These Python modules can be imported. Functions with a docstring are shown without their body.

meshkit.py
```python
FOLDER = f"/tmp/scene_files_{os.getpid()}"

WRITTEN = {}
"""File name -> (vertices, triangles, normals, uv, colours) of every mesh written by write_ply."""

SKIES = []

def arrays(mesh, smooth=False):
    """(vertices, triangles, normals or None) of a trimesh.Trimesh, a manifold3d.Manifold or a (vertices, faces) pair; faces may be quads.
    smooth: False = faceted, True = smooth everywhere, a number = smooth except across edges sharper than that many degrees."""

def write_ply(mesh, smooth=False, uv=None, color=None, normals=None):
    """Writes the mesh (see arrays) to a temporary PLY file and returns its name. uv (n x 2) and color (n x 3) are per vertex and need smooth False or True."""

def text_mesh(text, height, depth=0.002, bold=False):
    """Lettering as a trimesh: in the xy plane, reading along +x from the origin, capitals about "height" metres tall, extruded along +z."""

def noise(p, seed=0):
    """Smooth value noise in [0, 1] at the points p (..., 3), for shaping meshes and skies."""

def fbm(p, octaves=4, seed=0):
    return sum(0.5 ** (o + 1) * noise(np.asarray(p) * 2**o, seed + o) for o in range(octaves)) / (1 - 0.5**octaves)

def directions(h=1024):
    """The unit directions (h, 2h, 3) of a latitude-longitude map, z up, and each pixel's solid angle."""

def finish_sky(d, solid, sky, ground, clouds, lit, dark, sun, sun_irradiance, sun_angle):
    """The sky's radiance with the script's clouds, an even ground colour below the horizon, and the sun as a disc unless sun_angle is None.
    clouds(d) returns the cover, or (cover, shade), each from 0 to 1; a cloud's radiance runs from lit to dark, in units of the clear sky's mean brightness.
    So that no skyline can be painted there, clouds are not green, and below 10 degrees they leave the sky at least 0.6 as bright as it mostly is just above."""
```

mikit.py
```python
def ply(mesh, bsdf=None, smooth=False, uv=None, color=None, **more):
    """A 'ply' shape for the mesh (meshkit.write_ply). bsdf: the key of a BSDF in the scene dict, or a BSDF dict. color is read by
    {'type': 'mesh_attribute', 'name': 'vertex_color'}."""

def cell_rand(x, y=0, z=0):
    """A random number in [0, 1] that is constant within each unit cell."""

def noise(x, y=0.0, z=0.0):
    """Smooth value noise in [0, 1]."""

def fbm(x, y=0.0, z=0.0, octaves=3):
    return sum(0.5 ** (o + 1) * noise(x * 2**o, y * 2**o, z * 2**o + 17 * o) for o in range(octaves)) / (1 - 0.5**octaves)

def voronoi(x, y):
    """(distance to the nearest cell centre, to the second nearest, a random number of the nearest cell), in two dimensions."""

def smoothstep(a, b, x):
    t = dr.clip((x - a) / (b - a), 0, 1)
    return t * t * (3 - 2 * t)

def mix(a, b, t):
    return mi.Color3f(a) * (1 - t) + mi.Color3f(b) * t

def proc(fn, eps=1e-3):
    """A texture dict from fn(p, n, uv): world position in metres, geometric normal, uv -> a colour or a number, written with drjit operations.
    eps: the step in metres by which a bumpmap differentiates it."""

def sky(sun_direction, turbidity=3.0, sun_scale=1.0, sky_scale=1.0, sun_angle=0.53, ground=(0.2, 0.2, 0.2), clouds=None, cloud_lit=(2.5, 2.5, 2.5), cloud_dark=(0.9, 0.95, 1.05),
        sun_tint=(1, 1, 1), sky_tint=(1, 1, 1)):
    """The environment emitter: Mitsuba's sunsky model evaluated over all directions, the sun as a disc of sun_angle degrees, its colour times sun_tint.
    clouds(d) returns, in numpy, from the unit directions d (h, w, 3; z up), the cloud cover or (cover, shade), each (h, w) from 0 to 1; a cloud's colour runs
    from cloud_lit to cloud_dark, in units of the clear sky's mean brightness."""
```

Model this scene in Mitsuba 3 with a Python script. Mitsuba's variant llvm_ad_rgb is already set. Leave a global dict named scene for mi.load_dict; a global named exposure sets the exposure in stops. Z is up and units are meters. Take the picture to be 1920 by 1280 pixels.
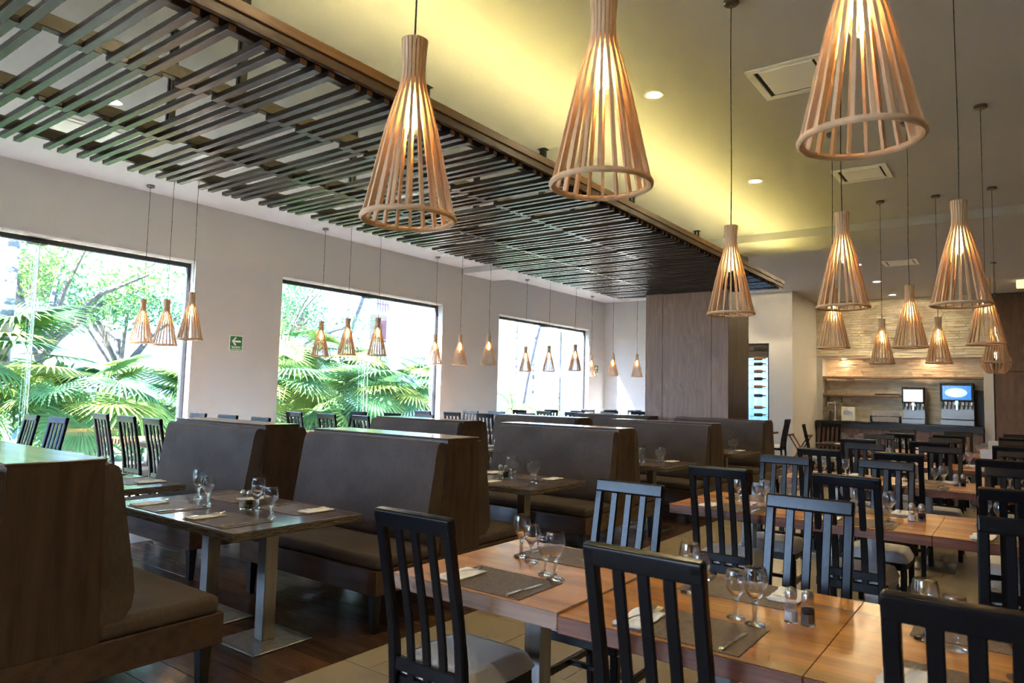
import math, random
import numpy as np, trimesh
import mitsuba as mi
import drjit as dr
import mikit, meshkit
from mikit import noise, fbm, smoothstep, mix, cell_rand

T = mi.ScalarTransform4f
scene, labels = {}, {}
rng = random.Random(7)

# ------------------------------------------------------------------ camera, sky, exposure
F, YAW, PITCH, ROLL, EYE = 1299.13, -0.6383, 0.07388, 0.02476, 1.5
def _cam():
    cy, sy, cp, sp = math.cos(YAW), math.sin(YAW), math.cos(PITCH), math.sin(PITCH)
    f = np.array([sy * cp, cy * cp, sp]); r = np.array([cy, -sy, 0.0]); u = np.cross(r, f)
    return f, r * math.cos(ROLL) + u * math.sin(ROLL), u * math.cos(ROLL) - r * math.sin(ROLL)
_f, _r, _u = _cam()
scene['camera'] = {'type': 'thinlens', 'aperture_radius': 0.0028, 'focus_distance': 5.0, 'fov_axis': 'x', 'fov': math.degrees(2 * math.atan(960 / F)), 'near_clip': 0.05, 'far_clip': 400.0,
                   'to_world': T().look_at(origin=[0, 0, EYE], target=[float(_f[0]), float(_f[1]), EYE + float(_f[2])], up=[float(x) for x in _u])}
scene['sky'] = mikit.sky((-0.35, -0.70, 0.62), turbidity=4.0, sky_scale=6.5, sun_scale=12.0, ground=(0.25, 0.27, 0.22), sky_tint=(0.72, 0.94, 1.35), sun_tint=(0.76, 0.95, 1.28))
exposure = 3.28
DOWNLIGHT, FILAMENT, COVE, SPOT = 50.0, 38.0, 5.6, 28.0

# ------------------------------------------------------------------ helpers
def rgb(*c): return {'type': 'rgb', 'value': [float(x) for x in c]}
def bsdf(key, **k):
    two = k.pop('two', True)
    d = {'type': 'principled', **k}
    scene[key] = {'type': 'twosided', 'bsdf': d} if two else d
def numbered(base, also=()):
    if base not in taken: taken.add(base); return base
    i = count.get(base, 1)
    while f'{base}_{i:03d}' in taken: i += 1
    count[base] = i + 1
    k = f'{base}_{i:03d}'; taken.add(k); return k
taken, count = set(), {}
def thing(name, label, cat, group=None):
    k = numbered(name); labels[k] = {'label': label, 'category': cat}
    if group: labels[k]['group'] = group
    return k
def part(parent, name, ply, M=None, label=None, kind=None):
    k = numbered(f'{parent}__{name}')
    scene[k] = {**ply, 'to_world': M} if M is not None else dict(ply)
    if label or kind:
        labels[k] = {}
        if label: labels[k]['label'] = label
        if kind: labels[k]['kind'] = kind
    return k
def single(name, ply, label, cat, M=None, group=None):
    k = thing(name, label, cat, group)
    scene[k] = {**ply, 'to_world': M} if M is not None else dict(ply)
    return k
def struct(name, ply=None, label=None):
    k = numbered(name)
    if ply is not None: scene[k] = dict(ply)
    labels[k] = {'kind': 'structure'}
    if label: labels[k]['label'] = label
    return k
def at(x, y, z, rz=0.0, s=None):
    m = T().translate([float(x), float(y), float(z)])
    if rz: m = m @ T().rotate([0, 0, 1], float(rz))
    if s is not None: m = m @ T().scale([float(v) for v in s])
    return m
def join(*ms): return trimesh.util.concatenate([m for m in ms])
def hull(pts): return trimesh.convex.convex_hull(np.asarray(pts, float))
def box(x0, x1, y0, y1, z0, z1, c=0.0):
    if c <= 0:
        m = trimesh.creation.box(extents=(x1 - x0, y1 - y0, z1 - z0)); m.apply_translation(((x0 + x1) / 2, (y0 + y1) / 2, (z0 + z1) / 2)); return m
    P = []
    for x, sx in ((x0, 1), (x1, -1)):
        for y, sy in ((y0, 1), (y1, -1)):
            for z, sz in ((z0, 1), (z1, -1)):
                P += [(x + sx * c, y + sy * c, z), (x + sx * c, y, z + sz * c), (x, y + sy * c, z + sz * c)]
    return hull(P)
def rbox(x0, x1, y0, y1, z0, z1, r, n=3):
    """rounded box: hull of eight little spheres"""
    s = trimesh.creation.icosphere(subdivisions=max(1, n - 1), radius=r).vertices
    P = [s + (x, y, z) for x in (x0 + r, x1 - r) for y in (y0 + r, y1 - r) for z in (z0 + r, z1 - r)]
    return hull(np.vstack(P))
def lathe(prof, n=32):
    """closed or open profile of (r, z) revolved about z"""
    prof = np.asarray(prof, float); k = len(prof); a = np.arange(n) * 2 * np.pi / n
    v = np.stack([np.outer(np.cos(a), prof[:, 0]), np.outer(np.sin(a), prof[:, 0]), np.tile(prof[:, 1], (n, 1))], -1).reshape(-1, 3)
    f = []
    for i in range(n):
        j = (i + 1) % n
        for q in range(k - 1):
            a0, b0, a1, b1 = i * k + q, j * k + q, i * k + q + 1, j * k + q + 1
            if prof[q, 0] > 1e-9: f.append((a0, b0, b1 if prof[q + 1, 0] > 1e-9 else a1))
            if prof[q + 1, 0] > 1e-9: f.append((a0, b1, a1)) if prof[q, 0] > 1e-9 else f.append((a0, b1, a1))
    t = trimesh.Trimesh(v, np.array(f), process=True)
    if t.is_watertight and t.volume < 0: t.invert()
    return t
def loft(sections, cap=True):
    """rings of equal length joined in order"""
    S = np.asarray(sections, float); m, k = S.shape[:2]
    v = S.reshape(-1, 3); f = []
    for i in range(m - 1):
        for j in range(k):
            a, b = i * k + j, i * k + (j + 1) % k
            f += [(a, b, b + k), (a, b + k, a + k)]
    if cap:
        for j in range(1, k - 1): f += [(0, j + 1, j), ((m - 1) * k, (m - 1) * k + j, (m - 1) * k + j + 1)]
    t = trimesh.Trimesh(v, np.array(f), process=False); t.fix_normals(); return t
def tube(pts, r, n=8):
    p = np.asarray(pts, float); t = np.gradient(p, axis=0); t /= np.linalg.norm(t, axis=1, keepdims=True)
    ref = np.array([0, 0, 1.0]) if abs(t[0, 2]) < 0.9 else np.array([1.0, 0, 0])
    rr = np.broadcast_to(r, (len(p),)); S = []
    for i in range(len(p)):
        a = np.cross(t[i], ref); a /= np.linalg.norm(a); b = np.cross(t[i], a)
        S.append([p[i] + rr[i] * (math.cos(q) * a + math.sin(q) * b) for q in np.arange(n) * 2 * np.pi / n])
    return loft(S)
def prism(poly, x0, x1):
    """polygon in (y, z) extruded along x"""
    S = [[(x, y, z) for y, z in poly] for x in (x0, x1)]
    return loft(S) if len(poly) <= 4 else _prism(poly, x0, x1)
def _prism(poly, x0, x1):
    from shapely.geometry import Polygon
    m = trimesh.creation.extrude_polygon(Polygon(poly), x1 - x0)
    v = m.vertices[:, [2, 0, 1]].copy(); v[:, 0] += x0
    t = trimesh.Trimesh(v, m.faces, process=False); t.fix_normals(); return t
def P(mesh, mat, smooth=False, **k): return mikit.ply(mesh, mat, smooth=smooth, **k)

# ------------------------------------------------------------------ materials
def wood(key, c0, c1, axis, rough=0.45, freq=1.0, spec=0.5, coat=0.0, seam=0.0, streak=0.0, gray=None):
    s = [26.0 * freq] * 3; s[axis] = 1.3 * freq
    def fn(p, n, uv):
        w = noise(p.x * 2.1, p.y * 2.1, p.z * 2.1) * 1.2
        g = fbm(p.x * s[0] + w * 3, p.y * s[1] + w * 3, p.z * s[2] + w * 3, 3)
        fine = noise(p.x * s[0] * 6, p.y * s[1] * 6, p.z * s[2] * 6)
        t = dr.clip((g - 0.25) * 1.7 + (fine - 0.5) * 0.35, 0, 1)
        c = mix(c0, c1, t)
        if streak:
            q = fbm(p.x * s[0] * 0.5 + 9, p.y * s[1] * 0.5, p.z * s[2] * 0.5 + 4, 3)
            c = c * (1 - streak * smoothstep(0.6, 0.72, q))
        return c
    bsdf(key, base_color=mikit.proc(fn), roughness=rough, specular=spec, clearcoat=coat, clearcoat_gloss=0.85)

bsdf('mat_wall', base_color=mikit.proc(lambda p, n, uv: mix((.462, .46, .472), (.502, .50, .512), fbm(p.x * 1.1, p.y * 1.1, p.z * 1.1, 3))), roughness=0.85, specular=0.2)
bsdf('mat_ceiling', base_color=rgb(.41, .402, .415), roughness=0.9, specular=0.1)
bsdf('mat_tile', base_color=mikit.proc(lambda p, n, uv: mix((.30, .245, .16), (.39, .325, .225), dr.clip(fbm(p.x * 5, p.y * 5, p.z, 4) * .9 + (cell_rand(dr.floor((p.x + 3.1) / .565 + .5), dr.floor(p.y / .565)) - .5) * .35, 0, 1))), roughness=0.24, specular=0.45)
bsdf('mat_tile_grey', base_color=rgb(.27, .27, .275), roughness=0.2, specular=0.5)
bsdf('mat_grout', base_color=rgb(.10, .085, .065), roughness=0.9, specular=0.1)
for i, (a, b) in enumerate((((.045, .022, .012), (.10, .05, .026)), ((.06, .028, .014), (.13, .062, .030)), ((.035, .019, .012), (.075, .042, .025)))):
    wood(f'mat_plank_{i}', a, b, 0, 0.17, 0.7, 0.5)
wood('mat_lattice', (.011, .009, .008), (.026, .020, .018), 0, 0.28, 0.8, 0.34)
wood('mat_lattice_y', (.014, .009, .007), (.034, .022, .015), 1, 0.4, 0.8)
wood('mat_edge_dark', (.03, .016, .008), (.06, .033, .017), 1, 0.45, 0.8)
wood('mat_fascia', (.075, .037, .012), (.145, .074, .026), 1, 0.45, 0.8)
wood('mat_slat_end', (.13, .065, .03), (.22, .12, .055), 0, 0.6, 1.0)
wood('mat_booth', (.042, .026, .018), (.072, .045, .031), 2, 0.38, 1.0, 0.4)
wood('mat_booth_x', (.048, .026, .016), (.082, .046, .028), 0, 0.14, 1.0, 0.5)
wood('mat_column', (.225, .138, .104), (.315, .200, .156), 2, 0.5, 1.3, 0.4)
wood('mat_panel', (.075, .036, .016), (.13, .066, .031), 2, 0.45, 0.8, 0.4)
wood('mat_table', (.30, .10, .017), (.54, .245, .056), 0, 0.24, 0.55, 0.5, 0.6, streak=0.5)
wood('mat_table_pale', (.36, .155, .055), (.57, .29, .115), 0, 0.24, 0.55, 0.5, 0.6, streak=0.35)
wood('mat_table_edge', (.10, .028, .015), (.22, .075, .036), 0, 0.35, 0.9, 0.5, 0.3, streak=0.5)
wood('mat_table_edge_pale', (.24, .14, .09), (.38, .245, .165), 0, 0.35, 0.9, 0.5, 0.3, streak=0.3)
wood('mat_bistro', (.042, .026, .02), (.09, .058, .044), 0, 0.13, 0.6, 0.6, 0.5)
bsdf('mat_bark', base_color=mikit.proc(lambda p, n, uv: mix((.028, .021, .017), (.21, .17, .125), smoothstep(.34, .74, fbm((p.x + p.y) * 22, (p.x - p.y) * 15, p.z * 420, 4)))), roughness=0.6, specular=0.3)
wood('mat_lamp', (.42, .27, .15), (.62, .43, .27), 2, 0.55, 0.6, 0.3)
wood('mat_counter_front', (.07, .035, .018), (.13, .07, .04), 2, 0.45, 0.8)
wood('mat_shelf', (.20, .11, .055), (.33, .19, .10), 0, 0.5, 0.8)
bsdf('mat_chair', base_color=rgb(.0045, .005, .007), roughness=0.22, specular=0.24)
bsdf('mat_vinyl', base_color=mikit.proc(lambda p, n, uv: mix((.60, .59, .575), (.70, .69, .675), fbm(p.x * 9, p.y * 9, p.z * 9, 3))), roughness=0.45, specular=0.4)
bsdf('mat_suede', base_color=mikit.proc(lambda p, n, uv: mix((.045, .034, .029), (.108, .086, .073), dr.clip(fbm(p.x * 4.5, p.y * 4.5, p.z * 4.5, 4) * .85 + (noise(p.x * 90, p.y * 90, p.z * 22) + noise(p.x * 200, p.y * 200, p.z * 60)) * .22 - .08, 0, 1))), roughness=0.8, specular=0.12, sheen=0.25, sheen_tint=0.6)
bsdf('mat_black', base_color=rgb(.010, .010, .011), roughness=0.4, specular=0.4)
bsdf('mat_black_gloss', base_color=rgb(.008, .008, .009), roughness=0.15, specular=0.5)
bsdf('mat_frame', base_color=rgb(.018, .02, .028), roughness=0.4, specular=0.4)
bsdf('mat_steel', base_color=mikit.proc(lambda p, n, uv: mix((.34, .34, .34), (.52, .52, .51), fbm(p.x * 60, p.y * 60, p.z * 3, 2))), roughness=0.3, metallic=1.0)
bsdf('mat_steel_dark', base_color=rgb(.22, .21, .20), roughness=0.32, metallic=1.0)
bsdf('mat_chrome', base_color=rgb(.78, .77, .75), roughness=0.12, metallic=1.0)
bsdf('mat_nickel', base_color=rgb(.20, .18, .16), roughness=0.3, metallic=1.0)
bsdf('mat_napkin', base_color=rgb(.78, .77, .75), roughness=0.8, specular=0.2)
bsdf('mat_white', base_color=rgb(.74, .74, .73), roughness=0.4, specular=0.4)
def weave(p, n, uv):
    u, v = (p.x + p.y * .12) * 400, (p.y - p.x * .12) * 400
    a = dr.sin(u) * dr.sin(v)
    o = smoothstep(-.3, .5, a)
    k = cell_rand(dr.floor(u / 3.1416), dr.floor(v / 3.1416))
    return mix((.040, .026, .020), (.165, .115, .092), dr.clip(o * .7 + k * .5 - .15, 0, 1))
bsdf('mat_placemat', base_color=mikit.proc(weave), roughness=0.5, specular=0.4)
for i, (a, b) in enumerate((((.58, .52, .40), (.78, .72, .58)), ((.52, .46, .34), (.74, .67, .53)), ((.62, .565, .45), (.82, .765, .63)))):
    bsdf(f'mat_stone_{i}', base_color=mikit.proc(lambda p, n, uv, a=a, b=b: mix(a, b, dr.clip(fbm(p.x * 7, p.y * 7, p.z * 13, 3) * 1.3 - .15, 0, 1))), roughness=0.85, specular=0.15)
scene['mat_glass'] = {'type': 'dielectric', 'int_ior': 1.5, 'ext_ior': 1.0}
bsdf('mat_fin', base_color=rgb(.35, .62, .62), roughness=0.2, specular=0.6)
scene['mat_pane'] = {'type': 'thindielectric', 'int_ior': 1.5}
bsdf('mat_salt', base_color=rgb(.8, .8, .8), roughness=0.9)
bsdf('mat_pepper', base_color=rgb(.09, .07, .055), roughness=0.9)
bsdf('mat_cord', base_color=rgb(.012, .012, .013), roughness=0.5)
bsdf('mat_green_sign', base_color=rgb(.0, .17, .075), roughness=0.4)
bsdf('mat_sign_white', base_color=rgb(.75, .75, .75), roughness=0.5)
bsdf('mat_bottle', base_color=rgb(.03, .03, .015), roughness=0.1, specular=0.6)
bsdf('mat_bottle_gold', base_color=rgb(.30, .16, .04), roughness=0.15, specular=0.6)
bsdf('mat_red_wood', base_color=rgb(.10, .025, .014), roughness=0.4)
def emit(*c): return {'type': 'area', 'radiance': rgb(*c)}
def leafmat(key, c, t): scene[key] = {'type': 'principledthin', 'base_color': rgb(*c), 'roughness': 0.45, 'diff_trans': t, 'spec_trans': 0.0, 'eta': 1.4}
leafmat('mat_leaf_a', (.14, .25, .075), 0.6); leafmat('mat_leaf_b', (.085, .20, .085), 0.55); leafmat('mat_leaf_c', (.24, .32, .085), 0.7)
bsdf('mat_trunk', base_color=mikit.proc(lambda p, n, uv: mix((.035, .032, .034), (.20, .18, .17), fbm(p.x * 7, p.y * 7, p.z * 12, 3))), roughness=0.9)
bsdf('mat_trunk_pale', base_color=mikit.proc(lambda p, n, uv: mix((.10, .10, .11), (.42, .40, .38), smoothstep(.35, .5, fbm(p.x * 5, p.y * 5, p.z * 9, 3)))), roughness=0.9)
bsdf('mat_grass', base_color=mikit.proc(lambda p, n, uv: mix((.065, .09, .065), (.14, .17, .125), fbm(p.x * 2, p.y * 2, p.z, 4))), roughness=0.9, specular=0.1)
bsdf('mat_plaster', base_color=rgb(.74, .72, .69), roughness=0.9, specular=0.1)
bsdf('mat_door', base_color=rgb(.16, .03, .025), roughness=0.5)

# ------------------------------------------------------------------ the room
XW, YF, ZC = -9.95, 18.0, 4.22          # window wall, far wall, ceiling
XE, YB, YS = 5.5, -6.0, 20.5            # east wall, wall behind the camera, stone wall
SIDE = -4.65                            # corner of the white far wall
BORD, WEST = -3.08, -6.8                # wood floor strip between the tiles

fl = struct('floor', P(box(XW - .25, XE, YB, 21.2, -.12, -.012), 'mat_grout'), 'large beige tiles with a dark wood plank strip under the booths')
# beige tiles, one by one
tile_cache = {}
def tile(parent, x0, x1, y0, y1, mat, name):
    g = 0.0022
    part(parent, name, P(box(x0 + g, x1 - g, y0 + g, y1 - g, -.012, 0.0 - rng.uniform(0, .0006), .0012), mat))
S = .565; n_t = 0; rest = []
rows = [(j, 2.66 + S * j) for j in range(-3, 31)]
for j, y0 in rows:
    off = .195 if j % 2 == 0 else .52
    xs = [BORD] + [BORD + off + S * i for i in range(0, 10)]
    for a, b in zip(xs[:-1], xs[1:]):
        vis = y0 > 1.0 and b < 1.0 and y0 < 19 and n_t < 290
        if vis: tile(fl, a, b, y0, y0 + S, 'mat_tile', 'tile'); n_t += 1
        else: rest.append(box(a + .002, b - .002, y0 + .002, y0 + S - .002, -.012, 0))
for i in range(8):                                        # behind the camera and by the window wall
    for j in range(-12, 33):
        if j < -3 and i < 8: rest.append(box(BORD + i + .002, BORD + i + .998, 2.66 + S * j + .002, 2.66 + S * (j + 1) - .002, -.012, 0))
cut = len(rest)
for i in range(6):
    for j in range(-14, 29):
        x0 = XW - .2 + i * .56; rest.append(box(x0 + .002, min(x0 + .558, WEST - .001), 2.66 + S * j + .002, 2.66 + S * (j + 1) - .002, -.012, 0))
part(fl, 'tile', P(join(*rest[:cut]), 'mat_tile'), kind='stuff')
part(fl, 'grey_tile', P(join(*rest[cut:]), 'mat_tile_grey'), kind='stuff', label='greyer tiles along the window wall')
# dark planks, running along x
n_p = 0; rest = []
for j in range(96):
    y0 = .3 + j * .19; x = WEST; k = 0
    o = rng.uniform(.4, 1.4)
    while x < BORD - .01:
        x1 = min(BORD, x + (o if k == 0 else 1.5))
        if BORD - x1 < .25: x1 = BORD
        m = box(x + .0012, x1 - .0012, y0 + .0012, y0 + .1888, -.012, -rng.uniform(0, .0008), .0015)
        if n_p < 290: part(fl, 'plank', P(m, f'mat_plank_{rng.choice((0, 0, 1, 2))}')); n_p += 1
        else: rest.append(m)
        x = x1; k += 1
rest.append(box(WEST, BORD, YB, .298, -.012, 0))
part(fl, 'plank', P(join(*rest), 'mat_plank_0'), kind='stuff')

# ceiling with a dropped beam across the room
struct('ceiling', P(box(XW - .3, XE + .2, YB - .2, 21.2, ZC, ZC + .25), 'mat_ceiling'), 'plain white plaster ceiling')
struct('ceiling_beam', P(box(XW, XE, 11.5, 12.62, ZC - .125, ZC + .02, .004), 'mat_ceiling'), 'shallow plaster beam across the ceiling')

# window wall: pieces round the openings
WIN = [(-5.2, -2.2), (1.35, 5.42), (6.93, 10.91), (12.88, 17.11)]
ZT, ZB, TH = 3.35, 0.06, 0.26
ys = [YB - .2] + [v for w in WIN for v in w] + [YF + .2]
piers = [box(XW - TH, XW, a, b, -.1, ZC + .1) for a, b in zip(ys[0::2], ys[1::2])]
piers += [box(XW - TH, XW, a, b, ZT, ZC + .1) for a, b in WIN] + [box(XW - TH, XW, a, b, -.1, ZB) for a, b in WIN]
struct('wall_left', P(join(*piers), 'mat_wall'), 'pale plaster wall with tall picture windows')
for a, b in WIN:
    w = struct('window', label='tall picture window with a dark metal frame')
    X0, X1 = XW - .20, XW - .14
    fr = [box(X0, X1, a, b, ZT - .09, ZT, .004), box(X0, X1, a, b, ZB, ZB + .05, .004), box(X0, X1, a, a + .05, ZB, ZT, .004), box(X0, X1, b - .05, b, ZB, ZT, .004)]
    for q in fr: part(w, 'frame', P(q, 'mat_frame'))
    ym = (a + b) / 2
    f = part(w, 'glass_fin', P(trimesh.Trimesh([(X1, ym, ZB + .05), (X1 + .10, ym, ZB + .05), (X1 + .10, ym, ZT - .11), (X1, ym, ZT - .11)], [[0, 1, 2], [0, 2, 3]]), 'mat_pane'), label='upright glass fin at mid window')
    for xx in (X1, X1 + .10): part(f, 'edge', P(box(xx - .004, xx + .004, ym - .004, ym + .004, ZB + .05, ZT - .11), 'mat_fin'))
    part(w, 'bracket', P(box(X0, X1 + .10, (a + b) / 2 - .10, (a + b) / 2 + .10, ZT - .115, ZT - .085, .006), 'mat_black'))
    for y0, y1 in ((a + .05, (a + b) / 2 - .004), ((a + b) / 2 + .004, b - .05)):
        v = [(X0 + .03, y0, ZB + .05), (X0 + .03, y1, ZB + .05), (X0 + .03, y1, ZT - .09), (X0 + .03, y0, ZT - .09)]
        part(w, 'pane', P(trimesh.Trimesh(v, [[0, 1, 2], [0, 2, 3]]), 'mat_pane'))
    part(w, 'blind_rail', P(join(box(XW - .13, XW - .02, a + .02, b - .02, ZT - .022, ZT, .004), *[box(XW - .125 + .03 * i, XW - .115 + .03 * i, a + .02, b - .02, ZT - .03, ZT - .02) for i in range(4)]), 'mat_white'))

# far wall with the wine display opening, its return and the stone wall
OX0, OX1, OZ0, OZ1 = -7.2, -5.22, .90, 2.92
struct('wall_far', P(join(box(XW - .2, OX0, YF, YF + .2, -.1, ZC + .1), box(OX1, SIDE, YF, YF + .2, -.1, ZC + .1), box(OX0, OX1, YF, YF + .2, OZ1, ZC + .1), box(OX0, OX1, YF, YF + .2, -.1, OZ0)), 'mat_wall'), 'pale plaster far wall beside the wood clad column')
struct('wall_return', P(box(SIDE - .2, SIDE, YF, 21.2, -.1, ZC + .1), 'mat_wall'), 'short plaster return wall beside the drinks counter')
struct('baseboard_far', P(box(OX0 - 2, SIDE + .012, YF - .012, YF + .012, 0, .12, .003), 'mat_tile'))
struct('baseboard_return', P(box(SIDE - .01, SIDE + .012, YF, 20.4, 0, .12, .003), 'mat_tile'))
NZ0, NZ1, NX0, NX1, ND = .86, 2.66, -4.5, -.82, .5
struct('wall_stone', P(box(SIDE, -.62, YS + .03, YS + .5, NZ1, ZC + .1), 'mat_wall'), 'back wall faced with split pale stone above a lit niche')
struct('trim', P(box(-.82, -.62, YS - .02, YS + .5, -.1, NZ1), 'mat_wall'), 'pale pillar right of the niche')
struct('trim', P(box(SIDE, NX0, YS, YS + .5, -.1, NZ1), 'mat_wall'), 'pale cheek at the left of the niche')
struct('wall_niche', P(box(SIDE, -.62, YS + ND, YS + ND + .2, -.1, ZC), 'mat_wall'), 'stone faced back of the niche')
wall = 'wall_stone'
def ledger(x0, x1, z0, z1, y, seed):
    r = random.Random(seed); out = []; z = z0
    while z < z1 - .01:
        h = min(r.uniform(.045, .078), z1 - z)
        x = x0 - r.uniform(0, .3)
        while x < x1:
            w = r.uniform(.16, .52); a, b = max(x, x0), min(x + w, x1)
            if b - a > .02:
                d = r.uniform(.004, .045)
                out.append((a, b, z, z + h, y - d, y + .03))
            x += w
        z += h
    return out
st = ledger(SIDE, -.62, NZ1 + .005, ZC, YS + .03, 3)
big = sorted(st, key=lambda s: -(s[1] - s[0]) * (s[3] - s[2]))
sb = lambda s: box(s[0] + .004, s[1] - .004, s[4], s[5], s[2] + .004, s[3] - .004)
for s in big[:290]: part(wall, 'stone', P(box(s[0] + .004, s[1] - .004, s[4], s[5], s[2] + .004, s[3] - .004, .004), f'mat_stone_{rng.choice((0, 0, 1, 2))}'))
for i in range(3): part(wall, 'stone', P(join(*[sb(q) for q in big[290 + i::3]]), f'mat_stone_{i}'), kind='stuff')
nb = ledger(NX0, NX1, NZ0, NZ1, YS + ND, 5)
for i in range(3): part('wall_niche', 'stone', P(join(*[sb(q) for q in nb[i::3]]), f'mat_stone_{i}'), kind='stuff')
# wood panelled wall to the right of the niche
pw = struct('wall_panelled', P(box(-.62, XE, YS + .08, YS + .5, -.1, ZC + .05), 'mat_black'), 'dark wood panelled wall right of the drinks niche')
for i in range(5):
    for z0, z1 in ((0.02, 2.30), (2.31, ZC - .02)):
        part(pw, 'panel', P(box(-.60 + i * 1.22, -.61 + (i + 1) * 1.22, YS + .04, YS + .1, z0, z1, .004), 'mat_panel'))
struct('wall_right', P(box(XE, XE + .2, YB - .2, 21.2, -.1, ZC + .1), 'mat_panel'), 'dark wood wall on the right')
# wall behind the camera, with two windows
BW = [(-7.9, -5.7), (-5.2, -3.0)]
bw = [box(XW, XE, YB - .2, YB, 4.0, ZC + .1), box(XW, XE, YB - .2, YB, -.1, 1.7)] + [box(a, b, YB - .2, YB, 1.6, 4.1) for a, b in ((XW - .2, -7.9), (-5.7, -5.2), (-3.0, XE))]
struct('wall_back', P(join(*bw), 'mat_wall'), 'wall with two windows behind the viewer')
for a, b in BW:
    w = struct('window', label='window behind the viewer')
    for q in (box(a, a + .06, YB - .12, YB - .04, 1.7, 4.0), box(b - .06, b, YB - .12, YB - .04, 1.7, 4.0), box(a, b, YB - .12, YB - .04, 3.94, 4.0)): part(w, 'frame', P(q, 'mat_frame'))
    v = [(a, YB - .08, 1.7), (b, YB - .08, 1.7), (b, YB - .08, 3.95), (a, YB - .08, 3.95)]
    part(w, 'pane', P(trimesh.Trimesh(v, [[0, 1, 2], [0, 2, 3]]), 'mat_pane'))

# wood clad column
CX0, CX1, CY0, CY1 = -5.62, -4.08, 11.72, 12.80
col = struct('column', P(box(CX0 + .01, CX1 - .01, CY0 + .01, CY1 - .01, 0, ZC - .1), 'mat_black'), 'wide column clad in dark wood panels')
for a, b in ((CX0, CX0 + .33), (CX0 + .335, CX1 - .30), (CX1 - .295, CX1)):
    part(col, 'panel', P(box(a, b, CY0, CY0 + .03, 0.02, ZC - .12, .003), 'mat_column'))
part(col, 'side_panel', P(box(CX1 - .03, CX1 + .004, CY0 + .004, CY1, .02, ZC - .12, .003), 'mat_booth'))
part(col, 'back_panel', P(box(CX0, CX1, CY1 - .03, CY1 + .004, .02, ZC - .12, .003), 'mat_column'))
part(col, 'side_panel', P(box(CX0 - .004, CX0 + .03, CY0 + .004, CY1, .02, ZC - .12, .003), 'mat_column'))

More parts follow.
